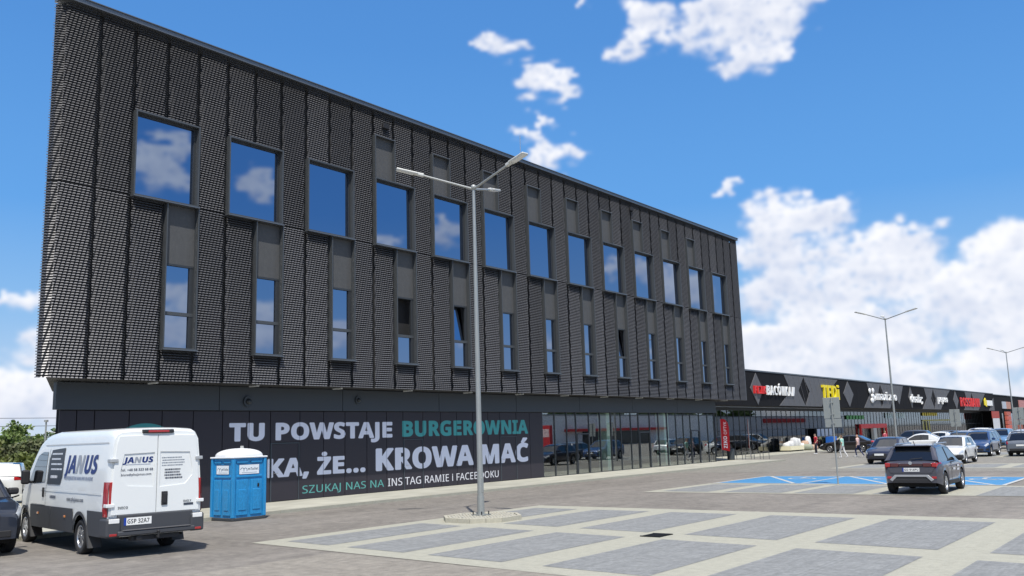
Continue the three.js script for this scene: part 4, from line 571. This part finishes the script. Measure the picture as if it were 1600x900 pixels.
    for (const x of [1.0, 3.0]) mesh('marker_lamp', rbox(x - .05, x + .05, .72, .77, -.01, .01, .008).translate(0, 0, sd * (zs(x, .75) + .02)), mOrange, v);
  }
  mesh('windscreen', grid((x, q) => { const T = pl(top, x) + .02, z = (zs(x, T) - .1) * q; return [x + .004, T + .004, z]; }, span(3.42, 4.36, 6), span(-1, 1, 8)), mGlassCar, v);
  mesh('grille', rbox(5.04, 5.1, .6, .95, -.6, .6, .03), mTrim, v);
  // rear: doors, bumper, fittings
  const rear = (poly, holes, t, mat, name, par, dx = 0) => { const m = mesh(name, plate(poly, 0, t, .006, holes).rotateY(-PI / 2).translate(RX - .002 - dx, 0, 0), mat, par ?? v); return m; };   // plate x -> z, thickness -> -x
  for (const s of [-1, 1]) {
    const zz = (y, k = .965) => s * (zs(RX + .2, y) * k - .045);
    const inner = [[s * .06, 1.02], [s * .06, 2.12], [s * .7, 2.1], [s * .77, 1.75], [s * .77, 1.58], [s * .62, 1.38], [s * .06, 1.33]];
    const panel = [[s * .06, 1.38], [s * .06, 2.1], [s * .69, 2.08], [s * .755, 1.74], [s * .75, 1.6], [s * .6, 1.42]];
    const d = rear([[s * .008, .86], [zz(.86), .86], [zz(1.3), 1.3], [zz(1.9), 1.9], [zz(2.3), 2.3], [zz(2.44) - s * .03, 2.44], [s * .008, 2.46]], [s < 0 ? panel.slice().reverse() : panel], .03, mW, 'rear_door');
    mesh('door_inset', plate(panel, 0, .014, .004).rotateY(-PI / 2).translate(RX - .001, 0, 0), mW, d);
    for (const y of [1.05, 1.95]) mesh('hinge', rbox(RX - .06, RX + .12, y - .035, y + .035, s > 0 ? zz(y) - .06 : zz(y) - .1, s > 0 ? zz(y) + .1 : zz(y) + .06, .012), y > 1.5 ? std([.5, .51, .51], .4, .4) : mW, d);
    if (s > 0) { mesh('handle', [rbox(RX - .055, RX - .03, 1.0, 1.28, .1, .23, .03), rbox(RX - .07, RX - .05, 1.04, 1.24, .13, .2, .02)], mTrim, d); }
    mesh('bumper_corner', rbox(RX - .1, RX + .32, .42, .8, s > 0 ? .72 : -1.02, s > 0 ? 1.02 : -.72, .05, 3), mClad, v);
    mesh('bumper_marker', rbox(RX - .108, RX - .04, .7, .79, s > 0 ? .76 : -.97, s > 0 ? .97 : -.76, .01), mPlate, v); mesh('reflector', rbox(RX - .104, RX - .05, .45, .5, s > 0 ? .8 : -.95, s > 0 ? .95 : -.8, .01), mRedLamp, v);
  }
  mesh('rear_bumper', [rbox(RX - .06, RX + .2, .5, .86, -.78, .78, .03), rbox(RX - .16, RX + .1, .44, .54, -.8, .8, .03)], mClad, v);
  mesh('bumper_step', rbox(RX - .17, RX - .02, .541, .56, -.7, .7, .008), std([.1, .1, .105], .5), v);
  mesh('brake_light', rbox(RX - .06, RX + .12, 2.49, 2.57, -.33, .33, .025), mTrim, v); mesh('brake_light_lens', rbox(RX - .068, RX - .04, 2.505, 2.55, -.22, .22, .01), mRedLamp, v);
  mesh('tow_bar', [box(RX - .06, RX + .1, .33, .41, -.5, .5), bar([RX - .06, .37, 0], [RX - .2, .38, 0], .025), bar([RX - .2, .37, 0], [RX - .2, .47, 0], .022), new THREE.SphereGeometry(.03, 10, 8).translate(RX - .2, .49, 0), rbox(RX - .12, RX - .05, .34, .42, -.42, -.3, .01)], mTrim, v);
  // writing
  const deco = (name, w, h, W_, H_, draw, par = v) => mesh(name, new THREE.PlaneGeometry(w, h), std([1, 1, 1], .45, 0, { map: canvas(W_, H_, draw), transparent: true }), par);
  const janus = (c, w, h, y, size) => { c.font = 'italic bold ' + size + 'px sans-serif'; const total = c.measureText('JANUS').width; c.save(); c.translate(8, y); c.scale((w - 24) / total, 1); let x = 0; for (const ch of 'JANUS') { c.fillStyle = c.strokeStyle = ch === 'N' ? 'rgb(150,156,166)' : 'rgb(24,48,112)'; c.lineWidth = size * .045; c.fillText(ch, x, 0); c.strokeText(ch, x, 0); x += c.measureText(ch).width; } c.restore(); };
  const bars = (c, x, y, w, n, gap, hgt, color, seed) => { const r = rng(seed); c.fillStyle = color; for (let i = 0; i < n; i++) { let q = x + r() * w * .06; const e = x + w * (.75 + r() * .25); while (q < e) { const l = 8 + r() * 26; c.fillRect(q, y + i * gap, Math.min(l, e - q), hgt); q += l + 6; } } };
  const side = (name, x0, x1, y0, y1, W_, H_, draw) => mesh(name, flank([[x0, y0], [x1, y0], [x1, y1], [x0, y1]], .009, -1), std([1, 1, 1], .45, 0, { map: canvas(W_, H_, draw), transparent: true }), v);
  side('side_lettering', -.85, 1.25, 1.5, 2.14, 1024, 312, (c, w, h) => { janus(c, w, h, 218, 250); c.font = 'bold 50px sans-serif'; c.fillStyle = 'rgb(120,132,160)'; c.save(); c.translate(4, 292); c.scale(.86, 1); c.fillText('PRZEDSIĘBIORSTWO HANDLOWO-USŁUGOWE', 0, 0); c.restore(); });
  side('web_address', -.3, .95, 1.05, 1.19, 512, 58, (c) => { c.font = 'bold 48px sans-serif'; c.fillStyle = 'rgb(70,78,96)'; c.fillText('www.phujanus.com', 4, 44); });
  side('side_numbers', 1.65, 2.2, 1.08, 1.2, 256, 56, (c) => bars(c, 4, 12, 250, 1, 20, 30, 'rgb(90,96,110)', 4));
  mesh('side_poster', flank([[1.5, 1.42], [2.45, 1.42], [2.45, 2.0], [2.32, 2.2], [1.38, 2.24], [1.38, 1.6]], .0095, -1), std([1, 1, 1], .4, 0, { map: canvas(512, 440, (c, w, h) => { c.fillStyle = 'rgb(34,38,46)'; c.fillRect(0, 0, w, h); bars(c, 70, 60, 400, 4, 62, 20, 'rgb(225,228,232)', 8); c.font = 'italic bold 62px sans-serif'; bars(c, 90, 330, 330, 1, 60, 34, 'rgb(235,235,235)', 3); }) }), v);
  const onRear = (m, y, z, dx = .042) => { m.position.set(RX - dx, y, z); m.rotation.y = -PI / 2; };
  onRear(deco('rear_lettering', .62, .2, 512, 165, (c, w, h) => { c.save(); c.transform(1, 0, .12, 1, 0, 0); janus(c, w, h, 112, 128); c.restore(); c.fillStyle = 'rgb(150,160,180)'; c.fillRect(40, 138, 430, 8); }), 1.93, -.4, .02);
  onRear(deco('rear_contact', .72, .2, 640, 178, (c) => { c.fillStyle = 'rgb(74,80,96)'; c.font = 'bold 62px sans-serif'; c.fillText('Tel. +48 58 323 68 68', 4, 66); c.font = 'bold 54px sans-serif'; c.fillText('biuro@phujanus.com', 20, 150); }), 1.7, -.4, .02);
  onRear(deco('rear_small_print', .62, .52, 512, 430, (c) => { bars(c, 20, 30, 470, 4, 44, 14, 'rgb(120,128,142)', 12); bars(c, 80, 230, 330, 4, 48, 26, 'rgb(70,76,90)', 15); }), 1.76, .37, .02);
  onRear(deco('maker_lettering', .34, .075, 320, 70, (c) => { c.font = 'bold 66px sans-serif'; c.fillStyle = 'rgb(70,74,80)'; c.fillText('IVECO', 6, 60); }), 1.0, -.62, .038);
  onRear(deco('model_lettering', .3, .14, 300, 140, (c) => { c.font = 'bold 62px sans-serif'; c.fillStyle = 'rgb(70,74,80)'; c.fillText('DAILY', 40, 58); c.fillStyle = 'rgb(60,66,78)'; c.fillRect(50, 76, 210, 46); }), 1.02, .68, .038);
  onRear(deco('number_plate', .56, .15, 448, 120, (c, w, h) => { c.fillStyle = 'rgb(238,238,234)'; c.fillRect(0, 0, w, h); c.fillStyle = 'rgb(30,66,160)'; c.fillRect(0, 0, 40, h); c.fillStyle = '#141418'; c.font = 'bold 96px sans-serif'; c.save(); c.translate(52, 95); c.scale(.86, 1); c.fillText('GSP 32A7', 0, 0); c.restore(); }), .72, -.38, .066);
}
// ---------------------------------------------------------------- trees, wires, opposite hall, people
const mTrunk = std([.09, .07, .05], .95);
function tree(name, label, x, z, h, r, seed, c, group, leaf = .42) {
  const t = thing(name, label, 'tree', [x, 0, z], 0, group), R = rng(seed), n3 = createNoise3D(rng(seed + 1)), limbs = [bar([0, 0, 0], [.1, h * .45, .05], r * .09, 8, r * .055)], nodes = [];
  for (let i = 0; i < 9; i++) { const a = i * 2.4 + R(), q = r * (.35 + R() * .4), y = h * (.45 + R() * .4); limbs.push(bar([.06, h * (.25 + .2 * R()), .03], [Math.cos(a) * q, y, Math.sin(a) * q], r * .035, 5, r * .012)); nodes.push([Math.cos(a) * q, y, Math.sin(a) * q]); }
  mesh('trunk', limbs, mTrunk, t);
  const N = 4200, pos = [], colr = [], cl = []; for (let i = 0; i < 46; i++) { const u = R() * 2 - 1, a = R() * 6.283, q = Math.sqrt(1 - u * u), k = .55 + .45 * R(); cl.push([Math.cos(a) * q * r * k, h * .6 + u * h * .38 * k, Math.sin(a) * q * r * k, r * (.2 + .2 * R())]); }
  const A = new THREE.Vector3(), B = new THREE.Vector3(), C = new THREE.Vector3();
  for (let i = 0; i < N; i++) { const k = cl[i % cl.length], d = new THREE.Vector3(R() - .5, R() - .5, R() - .5).normalize().multiplyScalar(k[3] * Math.cbrt(R())), p = new THREE.Vector3(k[0], k[1], k[2]).add(d); if (n3(p.x * .6, p.y * .6, p.z * .6) < -.45) continue;
    A.set(R() - .5, R() - .5, R() - .5).normalize().multiplyScalar(leaf * (.5 + R() * .6)); B.set(R() - .5, R() - .5, R() - .5).cross(A).normalize().multiplyScalar(A.length() * .55);
    pos.push(p.x - A.x, p.y - A.y, p.z - A.z, p.x + B.x, p.y + B.y, p.z + B.z, p.x + A.x, p.y + A.y, p.z + A.z, p.x - A.x, p.y - A.y, p.z - A.z, p.x + A.x, p.y + A.y, p.z + A.z, p.x - B.x, p.y - B.y, p.z - B.z); const v = .75 + R() * .5, w = .9 + .2 * R(); for (let j = 0; j < 6; j++) colr.push(v * w, v, v * .9); }
  const g = new THREE.BufferGeometry(); g.setAttribute('position', new THREE.Float32BufferAttribute(pos, 3)); g.setAttribute('color', new THREE.Float32BufferAttribute(colr, 3)); g.computeVertexNormals();
  mesh('crown', g, phys(c, .8, 0, { vertexColors: true, transmission: .3, thickness: 0, side: THREE.DoubleSide }), t);
}
const green1 = [.15, .22, .05], green2 = [.08, .14, .035], green3 = [.14, .17, .035];
tree('broadleaf_tree', 'tall green tree left of the building seen above the small white van', 38.3, -85, 4.4, 2.1, 41, green1, 'trees behind the car park on the left', .26);
tree('broadleaf_tree', 'yellow green tree at the far left behind the people carrier', 33.9, -82, 3.4, 2.0, 42, green3, 'trees behind the car park on the left', .26);
tree('broadleaf_tree', 'darker tree close to the left wall of the black building', 43.2, -88, 3.9, 2.3, 43, green2, 'trees behind the car park on the left', .26);
tree('broadleaf_tree', 'low olive tree in front of the tall green one', 36.6, -80, 2.9, 1.9, 44, [.11, .13, .05], 'trees behind the car park on the left', .26);
tree('hedge_shrub', 'pale green shrub behind the van cab', 32.2, -70, 1.8, 1.9, 45, green3, 'trees behind the car park on the left', .3);
tree('broadleaf_tree', 'tree top just showing over the roof edge of the shop row', 96, -66, 11.6, 3.5, 46, green2, 'trees behind the shop row');
tree('broadleaf_tree', 'second tree top showing over the shop row roof', 101, -66, 11.3, 2.6, 47, green2, 'trees behind the shop row');
{ // post and wires at the left
  const p = thing('utility_post', 'grey lamp post with a side arm before the trees on the left', 'post', [33.5, 0, -70]);
  mesh('pole', bar([0, 0, 0], [0, 4.3, 0], .09, 8, .06), mGalv, p); mesh('arm', [bar([0, 3.6, 0], [1.3, 3.3, 1.3], .04, 6), bar([0, 4.3, 0], [0, 4.45, 0], .16, 8)], mGalv, p);
  [6.0, 5.1, 4.0].forEach((y, i) => { const pts = [...Array(13)].map((_, k) => new THREE.Vector3(-60 + k * 14, y + 1.1 * ((k / 6 - 1) ** 2 - .3), -95 - k * 1.2 + i)); tag(mesh('overhead_wire', new THREE.TubeGeometry(new THREE.CatmullRomCurve3(pts), 60, .03, 4), std([.12, .12, .13], .7)), ['highest overhead wire above the trees on the left', 'middle overhead wire crossing the trees on the left', 'lowest overhead wire crossing the trees on the left'][i], 'wire', 'overhead wires'); });
}
{ // hall across the car park, behind the viewer: the glass fronts mirror it
  const h = thing('retail_hall', 'long pale grey hall across the car park mirrored in the glass fronts', 'building');
  mesh('wall', box(96, 330, 0, 5.7, 40, 70), std([.78, .78, .78], .8), h); mesh('roof_edge', box(95.9, 330.1, 5.7, 5.95, 39.9, 70.1), std([.3, .31, .33], .6), h);
  mesh('red_canopy', box(140, 178, 2.75, 3.25, 39.0, 40), std([.6, .03, .03], .6), h); mesh('glass_front', box(146, 172, .1, 2.7, 39.9, 39.98), std([.05, .06, .07], .1, .3), h); mesh('red_sign', box(258, 292, 4.0, 5.2, 39.6, 39.98), std([.62, .03, .03], .6), h);
  for (let i = 0; i < 16; i++) tree('broadleaf_tree', 'tree of the row behind the pale grey hall', 110 + i * 15, 80 + (i % 3) * 3, 9 + (i % 4) * .9, 5, 60 + i, green2, 'trees behind the pale grey hall', .8);
  const py = thing('pylon_sign', 'red advertising pylon mirrored at the left end of the glazing', 'sign', [83.3, 0, 3.6]); mesh('slab', rbox(-.25, .25, .1, 3.3, -.6, .6, .02), std([.55, .03, .04], .5), py); mesh('white_field', rbox(-.26, .26, 2.0, 2.9, -.5, .5, .02), std([.7, .5, .5], .5), py); mesh('foot', box(-.3, .3, 0, .1, -.65, .65), mTrim, py);
}
// people: one continuous body surface each, coloured by garment
function person(label, at, turn, J, paintAt, s = 1) {
  const res = 92, size = 1.0, mc = new MarchingCubes(res, new THREE.MeshStandardMaterial(), false, false, 120000); mc.isolation = 0;
  const f = mc.field, P = new THREE.Vector3(), bones = J.map(([a, b, r0, r1]) => ({ a: new THREE.Vector3(...a), d: new THREE.Vector3(...b).sub(new THREE.Vector3(...a)), r0, r1 }));
  for (const b of bones) b.l2 = b.d.lengthSq() || 1e-9;
  const k = .035, q = new THREE.Vector3();
  for (let z = 0; z < res; z++) for (let y = 0; y < res; y++) for (let x = 0; x < res; x++) { P.set((x / (res / 2) - 1) * size, (y / (res / 2) - 1) * size + .85, (z / (res / 2) - 1) * size); let d = 9; if (Math.abs(P.x) < .75 && Math.abs(P.z) < .6) for (const b of bones) { const t = clamp(q.copy(P).sub(b.a).dot(b.d) / b.l2), e = q.copy(b.a).addScaledVector(b.d, t).distanceTo(P) - lerp(b.r0, b.r1, t); const h = clamp(.5 + .5 * (d - e) / k); d = lerp(d, e, h) - k * h * (1 - h); } f[x + y * res + z * res * res] = -d; }
  mc.update(); const n = mc.count, pos = new Float32Array(mc.positionArray.slice(0, n * 3)), nor = new Float32Array(mc.normalArray.slice(0, n * 3)), colr = new Float32Array(n * 3);
  for (let i = 0; i < n; i++) { pos[i * 3 + 1] += .85; const c = paintAt(pos[i * 3], pos[i * 3 + 1], pos[i * 3 + 2]); colr.set(c, i * 3); }
  let g = new THREE.BufferGeometry(); g.setAttribute('position', new THREE.BufferAttribute(pos, 3)); g.computeVertexNormals(); g.setAttribute('color', new THREE.BufferAttribute(colr, 3));
  const p = thing('person', label, 'person', at, turn); p.scale.setScalar(s); mesh('body', g, std([1, 1, 1], .8, 0, { vertexColors: true }), p); return p;
}
function fingers(x, y, z, dir, c) { const out = []; for (let i = 0; i < 4; i++) { const l = [.062, .072, .068, .052][i], o = (i - 1.5) * .019; out.push(bar([x + .005 * dir, y, z + o], [x + .012 * dir, y - l * .55, z + o * 1.05], .0085, 6)); out.push(bar([x + .012 * dir, y - l * .55, z + o * 1.05], [x + .002, y - l, z + o], .008, 6, .006)); } out.push(bar([x, y + .04, z + .03], [x + .01, y - .01, z + .06], .009, 6)); return out; }
const skin = [.55, .36, .27];
{
  const walk = (st, arm) => [[[0, .95, 0], [0, 1.12, 0], .135, .125], [[0, 1.12, 0], [.01, 1.36, 0], .13, .15], [[.01, 1.4, -.15], [.01, 1.4, .15], .062, .062], [[.01, 1.42, 0], [.03, 1.52, 0], .055, .05], [[.03, 1.58, 0], [.035, 1.64, 0], .088, .095], [[.12, 1.58, 0], [.13, 1.57, 0], .016, .014],
    [[0, .93, -.085], [st * .5, .5, -.09], .092, .062], [[st * .5, .5, -.09], [st * .55 - .08, .08, -.09], .06, .04], [[st * .55 - .08, .06, -.09], [st * .55 + .09, .04, -.09], .042, .034],
    [[0, .93, .085], [-st * .25, .5, .09], .092, .062], [[-st * .25, .5, .09], [-st * .95, .13, .09], .06, .04], [[-st * .95, .1, .09], [-st * .95 + .13, .04, .09], .042, .034],
    [[.01, 1.4, -.19], [-arm * .5, 1.13, -.22], .05, .04], [[-arm * .5, 1.13, -.22], [-arm * .3 + .08, .9, -.21], .038, .028], [[-arm * .3 + .08, .88, -.21], [-arm * .3 + .09, .82, -.21], .03, .026],
    [[.01, 1.4, .19], [arm * .6, 1.13, .22], .05, .04], [[arm * .6, 1.13, .22], [arm * 1.2 + .05, .92, .2], .038, .028], [[arm * 1.2 + .05, .9, .2], [arm * 1.2 + .06, .84, .2], .03, .026]];
  const dress = (shirt, legs, shoe, hair, sleeve) => (x, y, z) => y > 1.66 || (y > 1.56 && x < .015) ? hair : y > 1.47 ? skin : Math.abs(z) > .185 && y < sleeve ? skin : y > .93 ? shirt : y > .1 ? legs : shoe;
  const a = person('walker in a mint top, pale trousers and white shoes passing the sign post', [66.9, .004, -21.7], PI * .45, walk(.34, .18), dress([.35, .62, .55], [.6, .6, .6], [.8, .8, .8], [.12, .07, .04], 1.2), .93);
  mesh('hands', [...fingers(.026, .8, -.21, 1), ...fingers(.276, .82, .2, 1)], std(skin, .7), a);
  const b = person('walker in a pink white top and dark blue trousers beside the black saloon', [68.9, .004, -21.2], PI * .45, walk(.4, .14), dress([.72, .5, .48], [.02, .03, .09], [.8, .8, .8], [.42, .26, .18], 1.25), .92);
  mesh('hands', [...fingers(.048, .8, -.21, 1), ...fingers(.228, .82, .2, 1)], std(skin, .7), b);
}
{
  const stand = [[[0, .95, 0], [0, 1.12, 0], .135, .125], [[0, 1.12, 0], [.01, 1.36, 0], .13, .15], [[.01, 1.4, -.15], [.01, 1.4, .15], .062, .062], [[.01, 1.42, 0], [.03, 1.52, 0], .055, .05], [[.03, 1.58, 0], [.035, 1.64, 0], .088, .095], [[.12, 1.58, 0], [.13, 1.57, 0], .016, .014],
    [[0, .93, -.085], [.03, .5, -.1], .092, .062], [[.03, .5, -.1], [0, .08, -.1], .06, .04], [[0, .06, -.1], [.15, .04, -.11], .042, .034], [[0, .93, .085], [.06, .5, .1], .092, .062], [[.06, .5, .1], [.04, .08, .1], .06, .04], [[.04, .06, .1], [.19, .04, .11], .042, .034],
    [[.01, 1.4, -.19], [-.05, 1.13, -.23], .05, .04], [[-.05, 1.13, -.23], [.1, .95, -.2], .038, .028], [[.1, .95, -.2], [.14, .9, -.2], .03, .026], [[.01, 1.4, .19], [-.03, 1.13, .23], .05, .04], [[-.03, 1.13, .23], [.12, .95, .2], .038, .028], [[.12, .95, .2], [.16, .9, .2], .03, .026]];
  const wear = (shirt, legs, hair) => (x, y, z) => y > 1.66 || (y > 1.56 && x < .015) ? hair : y > 1.47 ? skin : Math.abs(z) > .185 && y < 1.2 ? skin : y > .93 ? shirt : y > .1 ? legs : [.7, .7, .7];
  const c = person('shopper in a red top standing before the goods heap', [76.6, .004, -27.0], 2.2, stand, wear([.5, .03, .05], [.03, .03, .05], [.05, .03, .02]), .98); mesh('hands', [...fingers(.14, .88, -.2, 1), ...fingers(.16, .88, .2, 1)], std(skin, .7), c);
  const d = person('shopper in a pink top beside the white saloon car', [88.0, .004, -24.6], -.6, stand, wear([.6, .12, .16], [.05, .05, .06], [.2, .12, .06]), 1); mesh('hands', [...fingers(.14, .88, -.2, 1), ...fingers(.16, .88, .2, 1)], std(skin, .7), d);
}
renderer.render(scene, camera);
